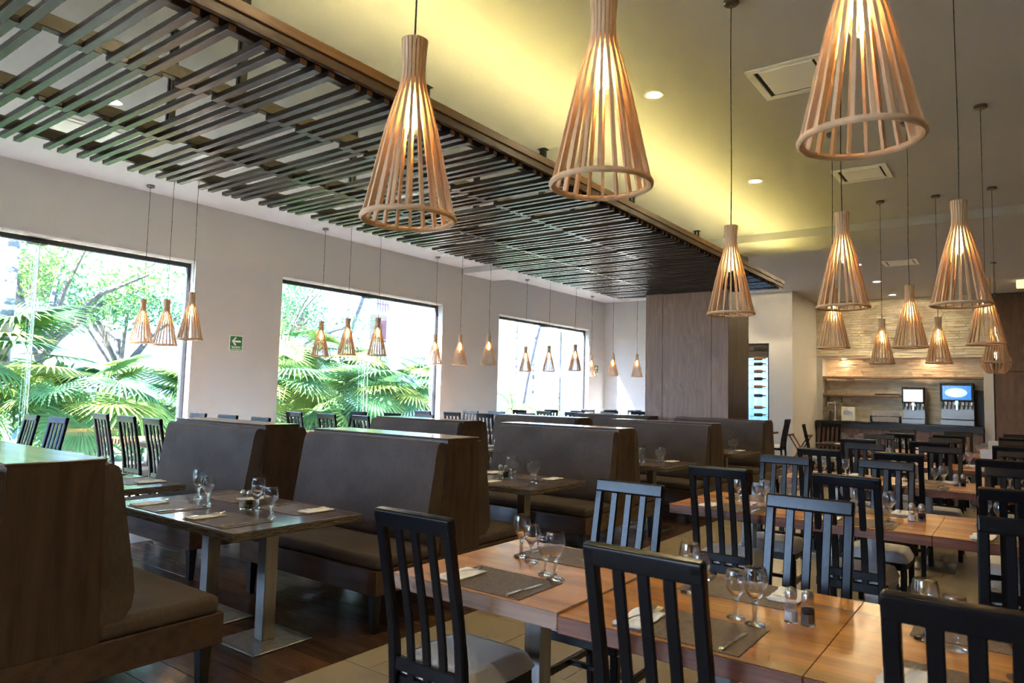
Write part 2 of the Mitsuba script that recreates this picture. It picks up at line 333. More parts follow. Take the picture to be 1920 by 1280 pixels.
# ------------------------------------------------------------------ slatted ceiling raft
lat = thing('slatted_ceiling_raft', 'suspended raft of dark wood slats hanging below the ceiling over the booths', 'ceiling raft')
ZS, SH = 3.355, .036
LX = [-6.28, -5.25, -4.2, -3.30]
pat = [0, .1, .245, .345, .445]
LY0, LY1 = .78, 12.12
cells = [LY0 + .02 + .648 * k + q for k in range(18) for q in pat]
n_s = 0
for i, y in enumerate(cells):
    if y > LY1 - .06: continue
    for b in range(3):
        yy = y + (.05 if b == 1 else 0.0) 
        x0, x1 = LX[b] - (.035 if b else 0), LX[b + 1] + (.035 if b < 2 else 0)
        if b == 1: x0 += .0; x1 += .0
        if x0 < CX1 and x1 > CX0 and CY0 - .05 < yy < CY1:
            segs = [(x0, min(x1, CX0)), (max(x0, CX1), x1)]
        else: segs = [(x0, x1)]
        for a, c in segs:
            if c - a < .1: continue
            q = part(lat, 'slat', P(box(a, c, yy, yy + .05, ZS, ZS + SH, .003), 'mat_lattice'))
            if b == 2: part(q, 'end_grain', P(box(c - .002, c + .001, yy + .003, yy + .047, ZS + .003, ZS + SH - .003), 'mat_slat_end'))
for x in (-6.12, -5.25, -4.2, -3.40):
    part(lat, 'bearer', P(box(x - .03, x + .03, LY0, LY1 - (0 if x > CX1 or x < CX0 else .45), ZS + SH, ZS + .12, .004), 'mat_lattice_y'))
part(lat, 'fascia', P(box(-3.30, -3.268, LY0 - .02, LY1 + .03, ZS + SH + .002, ZS + .10, .003), 'mat_edge_dark'))
part(lat, 'fascia', P(box(-3.36, -3.258, LY0 - .02, LY1 + .03, ZS + .10, ZS + .165, .004), 'mat_fascia'), label='paler top board of the edge beam')
for y in (2.57, 4.36, 6.25, 8.43, 10.77):
    for x in (-4.27, -5.22):
        part(lat, 'hanger', P(join(box(x - .035, x - .012, y - .02, y + .02, ZS + .1, ZC), box(x + .012, x + .035, y - .02, y + .02, ZS + .1, ZC), box(x - .05, x + .05, y - .045, y + .045, ZC - .006, ZC)), 'mat_black'))
# strip light along the raft's edge, a little wedge that shines up to both sides
sx0, sx1, sz = -3.36, -3.30, ZS + .168
for n_, (a, c, za, zc, e) in enumerate(((-3.33, sx1, .016, 0, 1.0), (sx0, -3.33, 0, .016, 1.5))):
    v = [(a, LY0, sz + za), (c, LY0, sz + zc), (c, LY1, sz + zc), (a, LY1, sz + za)]
    part(lat, 'strip_light', {**P(trimesh.Trimesh(v, [[0, 1, 2], [0, 2, 3]]), 'mat_white'), 'emitter': emit(*[e * COVE * q for q in ((1.0, .79, .13) if a == -3.33 else (1.0, .85, .36))])}, label='yellow strip light along the top edge')

# ------------------------------------------------------------------ ceiling fittings
dl_ring = P(lathe([(.066, 0), (.085, -.003), (.088, 0.0), (.088, .004), (.066, .004), (.066, 0)], 24), 'mat_white', 40)
dl_disc = P(trimesh.Trimesh(np.vstack([[[0, 0, .002]], [[.066 * math.cos(a), .066 * math.sin(a), .002] for a in np.arange(20) * np.pi / 10]]), [[0, 1 + (i + 1) % 20, 1 + i] for i in range(20)]), 'mat_white')
DL = [(-2.64, 5.62, 'nearer of the two in the yellow glow of the ceiling'), (-2.66, 8.62, 'farther of the two in the yellow glow of the ceiling'), (-2.64, 15.06, 'just past the ceiling beam'), (-2.66, 17.42, 'second past the ceiling beam'), (-2.66, 19.75, 'just in front of the stone wall'), (-5.0, 17.2, 'peeping out past the far corner of the raft'),
      (-7.05, 2.91, 'above the slats left of the raft'), (-7.0, 5.61, 'above the slats near the middle window')]
for x, y, w in DL:
    k = thing('ceiling_downlight', f'small round glowing ceiling downlight, {w}', 'downlight', 'round ceiling downlights')
    part(k, 'trim', dl_ring, at(x, y, ZC - .004)); part(k, 'lens', {**dl_disc, 'emitter': emit(*[DOWNLIGHT * (2.6 if y > 14 else 1) * q for q in (1, .77, .44)])}, at(x, y, ZC - .006))
for x, y in ((1.2, 5.6), (1.2, 11.0), (1.2, 16.5), (-2.65, 2.4), (1.2, 0.5)):
    k = thing('ceiling_downlight', 'round ceiling downlight outside the picture', 'downlight', 'downlights out of view')
    part(k, 'trim', dl_ring, at(x, y, ZC - .004)); part(k, 'lens', {**dl_disc, 'emitter': emit(*[DOWNLIGHT * (2.6 if y > 14 else 1) * q for q in (1, .77, .44)])}, at(x, y, ZC - .006))
def cassette(x0, x1, y0, y1, label):
    k = thing('air_vent', label, 'air vent', 'square ceiling air vents')
    w = .06
    part(k, 'frame', P(join(box(x0, x1, y0, y0 + w, ZC - .014, ZC, .003), box(x0, x1, y1 - w, y1, ZC - .014, ZC, .003), box(x0, x0 + w, y0, y1, ZC - .014, ZC, .003), box(x1 - w, x1, y0, y1, ZC - .014, ZC, .003)), 'mat_white'))
    part(k, 'slot', P(box(x0 + w, x1 - w, y0 + w, y1 - w, ZC - .003, ZC - .001), 'mat_black_gloss'))
    part(k, 'cover_plate', P(box(x0 + .10, x1 - .075, y0 + .055, y1 - .11, ZC - .022, ZC - .006, .004), 'mat_white'))
cassette(-1.83, -1.23, 5.62, 6.28, 'square white air vent with a dark slot, nearest in the grey ceiling')
cassette(-1.80, -1.22, 8.70, 9.28, 'square white air vent with a dark slot, second in the grey ceiling')
cassette(-2.20, -1.60, 14.9, 15.5, 'square white air vent past the ceiling beam')
cassette(-8.45, -7.85, 2.75, 3.35, 'square white air vent above the raft by the first window')
cassette(-8.0, -7.4, 4.15, 4.75, 'square white air vent above the raft behind the downlight')
cassette(-7.2, -6.6, 6.4, 7.0, 'square white air vent above the raft by the middle window')

# ------------------------------------------------------------------ pendant lamps
NS = 20
def lamp_slat():
    prof = [(.152, .004), (.128, .11), (.104, .22), (.080, .32), (.060, .39), (.047, .43), (.0395, .47), (.038, .51), (.0405, .55), (.0435, .598)]
    secs = []
    for r, z in prof:
        hw = min(.0052, r * math.pi / NS * .86); d = .016 if z < .4 else .011
        secs.append([(r, -hw, z), (r, hw, z), (r - d, hw * .8, z), (r - d, -hw * .8, z)])
    return loft(secs)
slat_m = lamp_slat()
slat_ply = []
for i in range(NS):
    m = slat_m.copy(); m.apply_transform(trimesh.transformations.rotation_matrix(2 * np.pi * i / NS, (0, 0, 1))); slat_ply.append(P(m, 'mat_lamp'))
all_slats = P(join(*[s for s in [slat_m.copy().apply_transform(trimesh.transformations.rotation_matrix(2 * np.pi * i / NS, (0, 0, 1))) for i in range(NS)]]), 'mat_lamp')
ring_ply = P(lathe([(.140, 0), (.1485, -.0035), (.155, 0), (.157, .006), (.154, .013), (.146, .015), (.139, .011), (.137, .005), (.140, 0)], 56), 'mat_lamp', 50)
inner_ply = P(lathe([(.0275, .47), (.0275, .59)], 24), 'mat_black')
cap_ply = P(lathe([(0, .575), (.033, .575), (.033, .582), (.006, .586), (.004, .61), (0, .61)], 20), 'mat_black', 40)
sock_ply = P(lathe([(0, .45), (.016, .45), (.018, .47), (.018, .52), (.009, .535), (.009, .58), (0, .58)], 18), 'mat_black', 40)
bulb_ply = P(lathe([(.012, .455), (.014, .44), (.028, .40), (.031, .36), (.028, .315), (.018, .29), (.0005, .283)], 20), 'mat_pane', 60)
fil = [tube([(.013 * math.cos(a), .013 * math.sin(a), .43), (.016 * math.cos(a + .2), .016 * math.sin(a + .2), .37), (.012 * math.cos(a + .4), .012 * math.sin(a + .4), .305)], .0034, 6) for a in np.arange(4) * np.pi / 2 + .3]
fil_ply = {**P(join(*fil), 'mat_white'), 'emitter': emit(FILAMENT, .66 * FILAMENT, .24 * FILAMENT)}
canopy_ply = P(lathe([(0, 0), (.05, 0), (.052, -.004), (.052, -.026), (.046, -.032), (.008, -.034), (.006, -.05), (0, -.05)], 24), 'mat_nickel', 40)
def pendant(x, y, zb, label, near, group):
    k = thing('pendant_lamp', label, 'pendant lamp', group)
    M = at(x, y, zb, rng.uniform(0, 16))
    if near:
        for s in slat_ply: part(k, 'slat', s, M)
    else: part(k, 'slats', all_slats, M, kind='stuff')
    part(k, 'bottom_ring', ring_ply, M); part(k, 'cap', cap_ply, M); part(k, 'socket', sock_ply, M)
    b = part(k, 'bulb', bulb_ply, M); part(b, 'filament', fil_ply, M)
    n = 10; zz = np.linspace(zb + .6, ZC - .03, n); w = rng.uniform(-.004, .004)
    part(k, 'cord', P(tube([(x + w * math.sin(q * math.pi / (n - 1) * 2), y, z) for q, z in enumerate(zz)], .0032, 6), 'mat_cord'))
    part(k, 'canopy', canopy_ply, at(x, y, ZC))
G = 'wooden slat pendant lamps over the communal tables'
PEND = [(-1.585, 1.56, 2.045, 'large wooden slat pendant lamp hanging before the dark slatted raft, leftmost of the three nearest', 1),
        (-1.01, 1.79, 2.124, 'large wooden slat pendant lamp cut by the top edge, middle of the three nearest', 1),
        (-.335, 1.97, 2.185, 'largest wooden slat pendant lamp, showing only its flared lower part at the top', 1),
        (-1.56, 4.53, 2.052, 'wooden slat pendant lamp in front of the wood clad column', 1),
        (-.895, 4.63, 2.072, 'wooden slat pendant lamp right of the column, in front of a smaller one', 1),
        (-.28, 4.61, 2.052, 'wooden slat pendant lamp near the right edge, high in the second row', 1),
        (-1.53, 7.45, 2.02, 'wooden slat pendant lamp half hidden behind a larger one, before the stone wall', 1),
        (-.87, 7.52, 2.02, 'wooden slat pendant lamp in the middle of the stone wall, top reaching above the stone', 1),
        (-.27, 7.45, 2.03, 'wooden slat pendant lamp below the lamp nearest the right edge', 1),
        (-1.53, 10.38, 2.01, 'small wooden slat pendant lamp over the stone wall, left of the two small ones', 1),
        (-.89, 10.45, 2.015, 'small wooden slat pendant lamp over the stone wall, right of the two small ones', 1),
        (-.28, 10.40, 2.02, 'small wooden slat pendant lamp just above the ball shaped lamp', 1)]
for x, y, z, l, n in PEND: pendant(x, y, z, l, n, G)
wnd = ['first window at the left', 'middle window', 'pier between the last two windows', 'last window', 'far corner']
for j, (y, z) in enumerate(((4.52, 2.045), (7.45, 2.03), (10.27, 2.016), (13.43, 2.012), (16.55, 1.997))):
    for i, x in enumerate((-9.6, -9.0, -8.42) if j == 0 else (-9.55, -8.9, -8.2)):
        pendant(x, y + .02 * i, z + (.02 if (i + j) % 3 == 2 else 0) - (.04 if j == 0 and i == 1 else 0), f"wooden slat pendant lamp, {('left', 'middle', 'right')[i]} of the three before the {wnd[j]}", False, 'wooden slat pendant lamps along the windows')
# ball shaped slat lamp by the panelled wall
gx, gy, gz = -.44, 16.0, 2.30
k = thing('ball_pendant_lamp', 'round ball of bent wooden slats hanging before the dark panelled wall', 'pendant lamp')
a = np.linspace(-1.05, 1.15, 13); sec = []
for t in a:
    r, z = .25 * math.cos(t * .98), .25 * math.sin(t)
    sec.append([(r, -.005, z), (r, .005, z), (r - .05 * math.cos(t), .0035, z - .05 * math.sin(t)), (r - .05 * math.cos(t), -.0035, z - .05 * math.sin(t))])
bs = loft(sec)
for i in range(24):
    m = bs.copy(); m.apply_transform(trimesh.transformations.rotation_matrix(2 * np.pi * i / 24, (0, 0, 1))); part(k, 'slat', P(m, 'mat_lamp'), at(gx, gy, gz))
b = part(k, 'bulb', P(lathe([(.012, .20), (.03, .15), (.034, .11), (.02, .07), (.0005, .06)], 16), 'mat_pane', 60), at(gx, gy, gz))
part(b, 'filament', fil_ply, at(gx, gy, gz - .24)); part(k, 'socket', sock_ply, at(gx, gy, gz - .24))
part(k, 'cord', P(tube([(gx, gy, z) for z in np.linspace(gz + .22, ZC - .03, 5)], .004, 6), 'mat_cord')); part(k, 'canopy', canopy_ply, at(gx, gy, ZC))
k = single('square_ceiling_lamp', {**P(rbox(-.14, .14, -.14, .14, -.16, 0, .02), 'mat_white'), 'emitter': emit(.12, .095, .05)}, 'small glowing box shaped ceiling lamp at the right edge', 'ceiling lamp', at(.03, 18.6, ZC - .005))

# ------------------------------------------------------------------ dining chairs
def oct_(cx, cy, wx, wy, z, c=.006, nrm=(0, 1)):
    h, d = wx / 2, wy / 2
    return [(cx - h + c, cy - d, z), (cx + h - c, cy - d, z), (cx + h, cy - d + c, z), (cx + h, cy + d - c, z), (cx + h - c, cy + d, z), (cx - h + c, cy + d, z), (cx - h, cy + d - c, z), (cx - h, cy - d + c, z)]
def spline(pts, n):
    from scipy.interpolate import PchipInterpolator
    p = np.array(pts); z = np.linspace(p[0, 1], p[-1, 1], n); return np.stack([PchipInterpolator(p[:, 1], p[:, 0])(z), z], 1)
BACK = [(-.235, 0), (-.212, .2), (-.20, .40), (-.207, .50), (-.229, .65), (-.264, .82), (-.291, .95), (-.310, 1.05)]
CW = .385
chair = []
def cp(name, mesh, mat='mat_chair', smooth=30): chair.append((name, P(mesh, mat, smooth)))
post = spline(BACK, 15)
for s in (-1, 1):
    cp('back_post', loft([oct_(s * (CW / 2 - .021), y, .042 if z > .42 else .036, .04 if z < .6 else .034, z) for y, z in post if z < 1.03] + [oct_(s * (CW / 2 - .021), post[-1][0], .042, .034, 1.03)]))
S_ = spline([q for q in BACK if q[1] >= .40], 11)
for xx in (-.082, 0, .082):
    cp('back_slat', loft([oct_(xx, y, .038, .016, z, .004) for y, z in S_ if z < 1.01]))
tr = rbox(-CW / 2, CW / 2, -.020, .020, -.034, .034, .010); tr.apply_transform(trimesh.transformations.rotation_matrix(math.radians(11), (1, 0, 0))); tr.apply_translation((0, -.303, 1.017)); cp('top_rail', tr)
cp('lower_rail', box(-CW / 2 + .03, CW / 2 - .03, -.218, -.192, .425, .475, .004))
cp('seat_frame', box(-.20, .20, -.20, .205, .345, .405, .006))
def cushion(x0, x1, y0, y1, z0, z1, taper=.0):
    n = 14; u = np.linspace(-1, 1, n); V = []; Fc = []
    for i in range(n):
        for j in range(n):
            ex, ey = abs(u[i]), abs(u[j])
            h = (1 - ex ** 6) * (1 - ey ** 6)
            sx = .5 * (x1 - x0) * u[i] * (1 - .05 * ey ** 8) * (1 - taper * (u[j] < 0) * abs(u[j]))
            V.append(((x0 + x1) / 2 + sx, (y0 + y1) / 2 + .5 * (y1 - y0) * u[j] * (1 - .05 * ex ** 8), z0 + .012 + (z1 - z0 - .012) * (.35 + .65 * h ** .5) if max(ex, ey) < 1 else z0))
    for i in range(n - 1):
        for j in range(n - 1):
            a = i * n + j; Fc += [(a, a + n, a + n + 1), (a, a + n + 1, a + 1)]
    return trimesh.Trimesh(V, Fc, process=False)
chair.append(('seat_cushion', P(cushion(-.215, .215, -.19, .225, .40, .468, .08), 'mat_vinyl', True)))
for s in (-1, 1): cp('front_leg', box(s * .185 - .019, s * .185 + .019, .165, .203, 0, .35, .005))
for s in (-1, 1): cp('stretcher', box(s * .178 - .011, s * .178 + .011, -.20, .17, .16, .195, .003))
cp('stretcher', box(-.17, .17, -.03, -.005, .165, .19, .003))
def put_chair(x, y, rz, label, group, zs=1.0):
    """x, y: where the middle of the top rail stands; rz: 0 faces +y"""
    k = thing('dining_chair', label, 'chair', group)
    a = math.radians(rz); ox, oy = x - .302 * math.sin(a), y + .302 * math.cos(a)
    M = at(ox, oy, 0, rz, (1, 1, zs))
    for n, p in chair: part(k, n, p, M)
    return k

# ------------------------------------------------------------------ tableware
gob_prof = [(0, .003), (.030, 0), (.0335, .0015), (.0325, .004), (.022, .008), (.011, .013), (.0075, .020), (.0062, .032), (.0082, .038), (.0092, .042), (.0078, .047), (.0068, .058), (.0085, .068), (.0135, .080), (.0215, .094), (.0300, .108), (.0362, .122), (.0382, .134), (.0372, .150), (.0345, .166), (.0318, .178), (.0308, .1787),
            (.0300, .178), (.0328, .165), (.0354, .149), (.0364, .134), (.0344, .122), (.0280, .109), (.0185, .095), (.009, .086), (0, .084)]
goblet_mesh = lathe(gob_prof, 28)
goblet_ply = P(goblet_mesh, 'mat_glass', 60)
def shaker(kind):
    body = lathe([(0, 0), (.0205, 0), (.022, .003), (.0205, .035), (.0165, .068), (.0155, .072), (.0140, .072), (.0145, .066), (.0185, .034), (.0195, .006), (0, .006)], 10)
    cap = lathe([(0.0162, .068), (.0175, .072), (.0178, .082), (.0160, .092), (.010, .100), (0, .103)], 18)
    fill = lathe([(0, .007), (.0188, .007), (.0178, .032 if kind == 'salt' else .048), (0, .034 if kind == 'salt' else .050)], 10)
    return P(body, 'mat_glass', 30), P(cap, 'mat_chrome', 40), P(fill, 'mat_salt' if kind == 'salt' else 'mat_pepper', 30)
SALT, PEPPER = shaker('salt'), shaker('pepper')
placemat_ply = P(box(-.21, .21, -.15, .15, 0, .003, .001), 'mat_placemat')
def napkin_mesh():
    n = 7; V = []; Fc = []
    for i in range(n):
        for j in range(9):
            x, y = -.055 + .11 * i / (n - 1), -.10 + .20 * j / 8
            V.append((x + .004 * math.sin(j * 1.7), y + .003 * math.sin(i), .0065 + .0022 * math.sin(i * 1.3 + j * .9)))
    for i in range(n - 1):
        for j in range(8):
            a = i * 9 + j; Fc += [(a, a + 9, a + 10), (a, a + 10, a + 1)]
    top = trimesh.Trimesh(V, Fc, process=False)
    return join(top, box(-.053, .053, -.098, .098, .0, .0045, .001), box(-.051, .055, -.1, .096, .0045, .0062, .0005))
napkin_ply = P(napkin_mesh(), 'mat_napkin')
def fork_mesh():
    h = loft([[(x - w / 2, y, z), (x + w / 2, y, z), (x + w / 2, y, z + t), (x - w / 2, y, z + t)] for x, y, z, w, t in ((0, -.095, .0, .013, .003), (0, -.06, .003, .009, .003), (0, -.01, .006, .006, .003), (0, .03, .005, .008, .0025), (0, .045, .004, .021, .002))])
    tin = [loft([[(dx - .0016, y, z), (dx + .0016, y, z), (dx + .0016, y, z + .0018), (dx - .0016, y, z + .0018)] for y, z in ((.044, .004), (.065, .004), (.085, .008), (.098, .013))]) for dx in (-.009, -.003, .003, .009)]
    return join(h, *tin)
fork_ply = P(fork_mesh(), 'mat_chrome')
knife_ply = P(join(loft([[(-w, y, 0), (w, y, 0), (w, y, t), (-w, y, t)] for y, w, t in ((-.105, .006, .005), (-.09, .0075, .006), (-.02, .006, .006), (-.01, .005, .004))]),
                   loft([[(-w, y, .001), (w2, y, .001), (w2, y, .0028), (-w, y, .0028)] for y, w, w2 in ((-.012, .005, .005), (.05, .008, .008), (.09, .006, .008), (.108, .001, .007))])), 'mat_chrome')
def setting(x, y, rz, where, group, z=.745, full=True, cover=True, big=True):
    """a place: mat, napkin, fork, knife and two goblets; local +y points to the table's middle"""
    R = math.radians(rz); zz = z
    def w(dx, dy): return x + dx * math.cos(R) - dy * math.sin(R), y + dx * math.sin(R) + dy * math.cos(R)
    def o(name, ply, dx, dy, dz, r, label, cat, grp, s=None):
        a = w(dx, dy); single(name, ply, label, cat, at(a[0], a[1], zz + dz, rz + r, s), grp)
    if full:
        o('placemat', placemat_ply, 0, .165, 0, 0, f'brown placemat {where}', 'placemat', f'placemats {group}')
        o('napkin', napkin_ply, -.165, .13, .003, rng.uniform(-6, 2), f'white napkin {where}', 'napkin', f'napkins {group}')
        o('fork', fork_ply, -.158, .14, .0125, rng.uniform(-14, 2), f'steel fork {where}', 'fork', f'forks {group}')
        o('knife', knife_ply, .155, .13, .003, rng.uniform(-8, 3), f'steel knife {where}', 'knife', f'knives {group}')
    elif cover: o('napkin', napkin_ply, -.165, .13, .0, rng.uniform(-6, 2), f'white napkin {where}', 'napkin', f'napkins {group}')
    o('goblet', goblet_ply, .155 + rng.uniform(-.01, .01), .335 + rng.uniform(-.012, .012), 0.0002, 0, f'larger goblet {where}', 'glass', f'goblets {group}', (1.08, 1.08, 1.06))
    o('goblet', goblet_ply, .085 + rng.uniform(-.01, .01), .375 + rng.uniform(-.012, .012), 0.0002, 0, f'smaller goblet {where}', 'glass', f'goblets {group}', (.95, .95, .91))
def shakers(x, y, where, z=.745, rz=0):
    for (b, c, f), dx, nm, n2 in ((SALT, -.027, 'salt', 'glass salt shaker with a chrome lid'), (PEPPER, .027, 'pepper', 'glass pepper shaker with a chrome lid')):
        a = math.radians(rz); k = thing(f'{nm}_shaker', f'{n2} {where}', 'shaker')
        M = at(x + dx * math.cos(a), y + dx * math.sin(a), z + .0002, 0, (1.12, 1.12, 1.15))
        part(k, 'jar', b, M); part(k, 'lid', c, M); part(k, nm, f, M)

# ------------------------------------------------------------------ communal tables
ORD = ['front', 'second', 'third', 'fourth', 'last']
def piece(cx, y0, z, pale, where):
    k = thing('dining_table', f'square varnished orange wood table, {where}', 'table', 'square tables pushed together in rows')
    t = part(k, 'tabletop', P(box(-.399, .399, 0, .9, -.002, 0, .001), 'mat_table_pale' if pale else 'mat_table'), at(cx, y0, z))
    part(k, 'edge', P(box(-.3995, .3995, -.0005, .9005, -.062, -.002, .003), 'mat_table_edge_pale' if pale else 'mat_table_edge'), at(cx, y0, z))
    part(k, 'post', P(box(-.042, .042, -.042, .042, .012, z - .062, .004), 'mat_steel'), at(cx + .02, y0 + .45, 0))
    part(k, 'base_plate', P(box(-.22, .22, -.22, .22, 0, .012, .003), 'mat_steel'), at(cx + .02, y0 + .45, 0))
ROWS = [(-2.11, 2.065), (-2.05, 4.68), (-1.98, 7.12), (-1.92, 9.5), (-1.86, 11.95)]
PW = ['first table', 'second table', 'third table']
for r, (xl, y0) in enumerate(ROWS):
    for p in range(3):
        cx = xl + .4 + .8 * p
        zz = .753 if (r == 0 and p == 0) else .745
        piece(cx, y0, zz, r == 0 and p == 0, f'{PW[p]} from the left in the {ORD[r]} row')
        grp = f'on the {ORD[r]} table row'
        full = r < 3
        setting(cx + rng.uniform(-.015, .015), y0 + .005, 0, f'on the near side of the {PW[p]}, {ORD[r]} row', grp, zz, full)
        setting(cx + rng.uniform(-.015, .015), y0 + .895, 180, f'on the far side of the {PW[p]}, {ORD[r]} row', grp, zz, full)
    shakers(xl + 1.475, y0 + .465, f'on the second table of the {ORD[r]} row')
CH = [[(-1.83, 1.885, 0), (-.91, 1.89, -1), (-.10, 1.91, 0), (-1.68, 3.33, 180), (-.82, 3.45, 179), (.02, 3.44, 182)],
      [(-1.63, 4.49, 2), (-.89, 4.63, -1), (-.03, 4.62, 0), (-1.56, 5.80, 180), (-.87, 6.02, 178), (-.06, 6.10, 180)],
      [(-1.57, 6.98, -2), (-.92, 7.02, 0), (-.16, 7.00, 1), (-1.40, 8.28, 180), (-.72, 8.45, 180), (-.05, 8.4, 180)],
      [(-1.64, 9.25, 0), (-.92, 9.39, 0), (-.12, 9.35, 0), (-1.65, 10.85, 180), (-.86, 10.75, 180), (-.1, 10.8, 180)],
      [(-1.50, 11.60, 0), (-.9, 11.7, 0), (-.12, 11.7, 0), (-1.66, 13.2, 180), (-.88, 13.2, 180), (-.1, 13.2, 180)]]
cw = ['leftmost', 'middle', 'rightmost']
for r, row in enumerate(CH):
    for i, (x, y, rz) in enumerate(row):
        side = 'near' if i < 3 else 'far'
        put_chair(x, y, rz, f'black slat back chair, {cw[i % 3]} on the {side} side of the {ORD[r]} table row', f'chairs at the {ORD[r]} table row')

# ------------------------------------------------------------------ booths and their tables
def back_profile(s):
    pts = [(.162, 1.135), (.215, 1.150), (.245, 1.135), (.262, 1.09), (.285, .95), (.315, .78), (.335, .66), (.345, .58), (.335, .51), (.30, .465), (.205, .44)]
    return [(s * y, z) for y, z in pts]
def booth(xr, L, cy, label, sides=(-1, 1), zt=1.175, half=.165):
    k = thing('booth_seat', label, 'booth', 'double sided booth seats')
    part(k, 'back_frame', P(prism([(-.205, .39), (.205, .39), (half, zt - .012), (-half, zt - .012)], -L, 0), 'mat_booth'), at(xr, cy, 0))
    part(k, 'top_cap', P(box(-L - .002, .002, -half - .008, half + .008, zt - .014, zt, .004), 'mat_booth_x'), at(xr, cy, 0))
    for s in sides:
        m = _prism(back_profile(s), -L + .004, -.012)
        part(k, 'back_cushion', P(m, 'mat_suede', 35), at(xr, cy, 0))
        y0, y1 = (.19, .765) if s > 0 else (-.765, -.19)
        sc = rbox(-L + .003, -.006, y0, y1, .385, .475, .035)
        part(k, 'seat_cushion', P(sc, 'mat_suede', 40), at(xr, cy, 0))
    ya, yb = (-.78 if -1 in sides else -.205), (.78 if 1 in sides else .205)
    part(k, 'seat_frame', P(box(-L, 0, ya, yb, .24, .39, .004), 'mat_booth_x'), at(xr, cy, 0))
    for x in (-.07, -L + .07):
        for s in sides:
            for yy in (s * .72,):
                part(k, 'leg', P(loft([[(x - w, yy - w, z), (x + w, yy - w, z), (x + w, yy + w, z), (x - w, yy + w, z)] for w, z in ((.019, 0), (.03, .24))]), 'mat_black'), at(xr, cy, 0))
BY = [1.21, 3.77, 6.27, 8.75, 11.02]
N1 = ['nearest one, cut by the left edge', 'second of the aisle row, behind the nearest dark table', 'third of the aisle row', 'fourth of the aisle row', 'last of the aisle row, in front of the column']
for i, cy in enumerate(BY):
    booth(-3.2, 1.45, cy, 'brown wood and grey suede booth, ' + N1[i], half=.18 if i == 0 else .165)
N2 = ['first of the inner row, before the first pier', 'second of the inner row, before the middle window', 'third of the inner row, before the last window', 'last of the inner row, left of the column']
for i, cy in enumerate((3.66, 6.23, 8.75, 11.1)):
    booth(-5.15, 1.45, cy, 'brown wood and grey suede booth, ' + N2[i], zt=1.18 if i == 0 else 1.165, sides=(-1, 1) if i < 3 else (-1,))
booth(-5.15, 1.45, 1.15, 'brown wood and grey suede booth of the inner row, hidden behind the nearest booth')
def bistro(x1, y0, where, grp, full=True, L=1.42, W=.86):
    k = thing('bistro_table', f'dark table with rough bark edge and steel posts, {where}', 'table', 'dark booth tables')
    cx, cy = x1 - L / 2, y0 + W / 2
    part(k, 'tabletop', P(box(-L / 2 + .003, L / 2 - .003, -W / 2 + .003, W / 2 - .003, .742, .745, .001), 'mat_bistro'), at(cx, cy, 0))
    pts = []; r = random.Random(int(cy * 100)); m = box(-L / 2, L / 2, -W / 2, W / 2, .70, .742, .003).subdivide_to_size(.06)
    v = m.vertices.copy(); side = (np.abs(v[:, 2] - .721) < .024)
    v[:, :2] *= 1 + (np.array([meshkit.noise(v * 40)]).T - .5) * .006 if False else 1.0
    part(k, 'bark_edge', P(m, 'mat_bark'), at(cx, cy, 0), label='rough layered bark like edge')
    for dx in (-.31, .31):
        part(k, 'post', P(box(-.042, .042, -.042, .042, .012, .70, .004), 'mat_steel'), at(cx + dx, cy + .06, 0))
        part(k, 'base_plate', P(box(-.2, .2, -.2, .2, 0, .012, .003), 'mat_steel'), at(cx + dx, cy + .06, 0))
    for i, dx in enumerate((.355, -.30)):
        for s, rz in ((-1, 0), (1, 180)):
            xx = cx + (dx if s < 0 else dx - .06)
            setting(xx, cy + s * (W / 2 - .02), rz, f"at the {('near', 'far')[s > 0]} {('right', 'left')[i]} place of the {where}", grp, .745, full)
    shakers(cx + .10, cy + .03, f'on the {where}', rz=10)
bistro(-3.27, 2.06, 'first aisle booth table', 'on the first aisle booth table')
bistro(-3.13, 4.50, 'second aisle booth table', 'on the second aisle booth table')
bistro(-3.08, 6.95, 'third aisle booth table', 'on the third aisle booth table')
bistro(-3.08, 9.35, 'fourth aisle booth table', 'on the fourth aisle booth table')
bistro(-5.17, 1.98, 'first inner booth table', 'on the first inner booth table')
bistro(-5.17, 4.53, 'second inner booth table', 'on the second inner booth table', True)
bistro(-5.17, 7.05, 'third inner booth table', 'on the third inner booth table', False)

# ------------------------------------------------------------------ tables along the windows
WT = [(2.55, 'first'), (4.5, 'second'), (7.4, 'third'), (10.3, 'fourth'), (13.4, 'fifth'), (16.4, 'sixth')]
wx = [-9.15, -8.42, -7.70]
for j, (cy, o) in enumerate(WT):
    for i, x in enumerate(wx):
        k = thing('dining_table', f"square orange wood table, {('left', 'middle', 'right')[i]} one of the {o} window group", 'table', 'square tables along the windows')
        M = at(x, cy - .42, .06)
        part(k, 'tabletop', P(box(-.362, .362, 0, .84, .743, .745, .001), 'mat_table'), M); part(k, 'edge', P(box(-.3625, .3625, -.0005, .8405, .683, .743, .003), 'mat_table_edge'), M)
        part(k, 'post', P(box(-.042, .042, .378, .462, -.048, .683, .004), 'mat_steel'), M); part(k, 'base_plate', P(box(-.2, .2, .22, .62, -.06, -.048, .003), 'mat_steel'), M)
    for s in (-1, 1):
        if j == 0 and s < 0: continue
        for i, x in enumerate(wx):
            if j == 0 and i == 2: continue
            put_chair(x + rng.uniform(-.05, .05) - (.06 if s < 0 else 0), cy + s * (.58 + rng.uniform(0, .08)), (0 if s < 0 else 180) + rng.uniform(-3, 5), f"black slat back chair, {('left', 'middle', 'right')[i]} on the {('near', 'far')[s > 0]} side of the {o} window table", f'chairs at the {o} window table', 1.065)
    if 0 < j < 4:
        for i, x in enumerate(wx[1:]): setting(x, cy - .40, 0, f"on the {('middle', 'right')[i]} table of the {o} window group", f'on the {o} window table', .805, False)

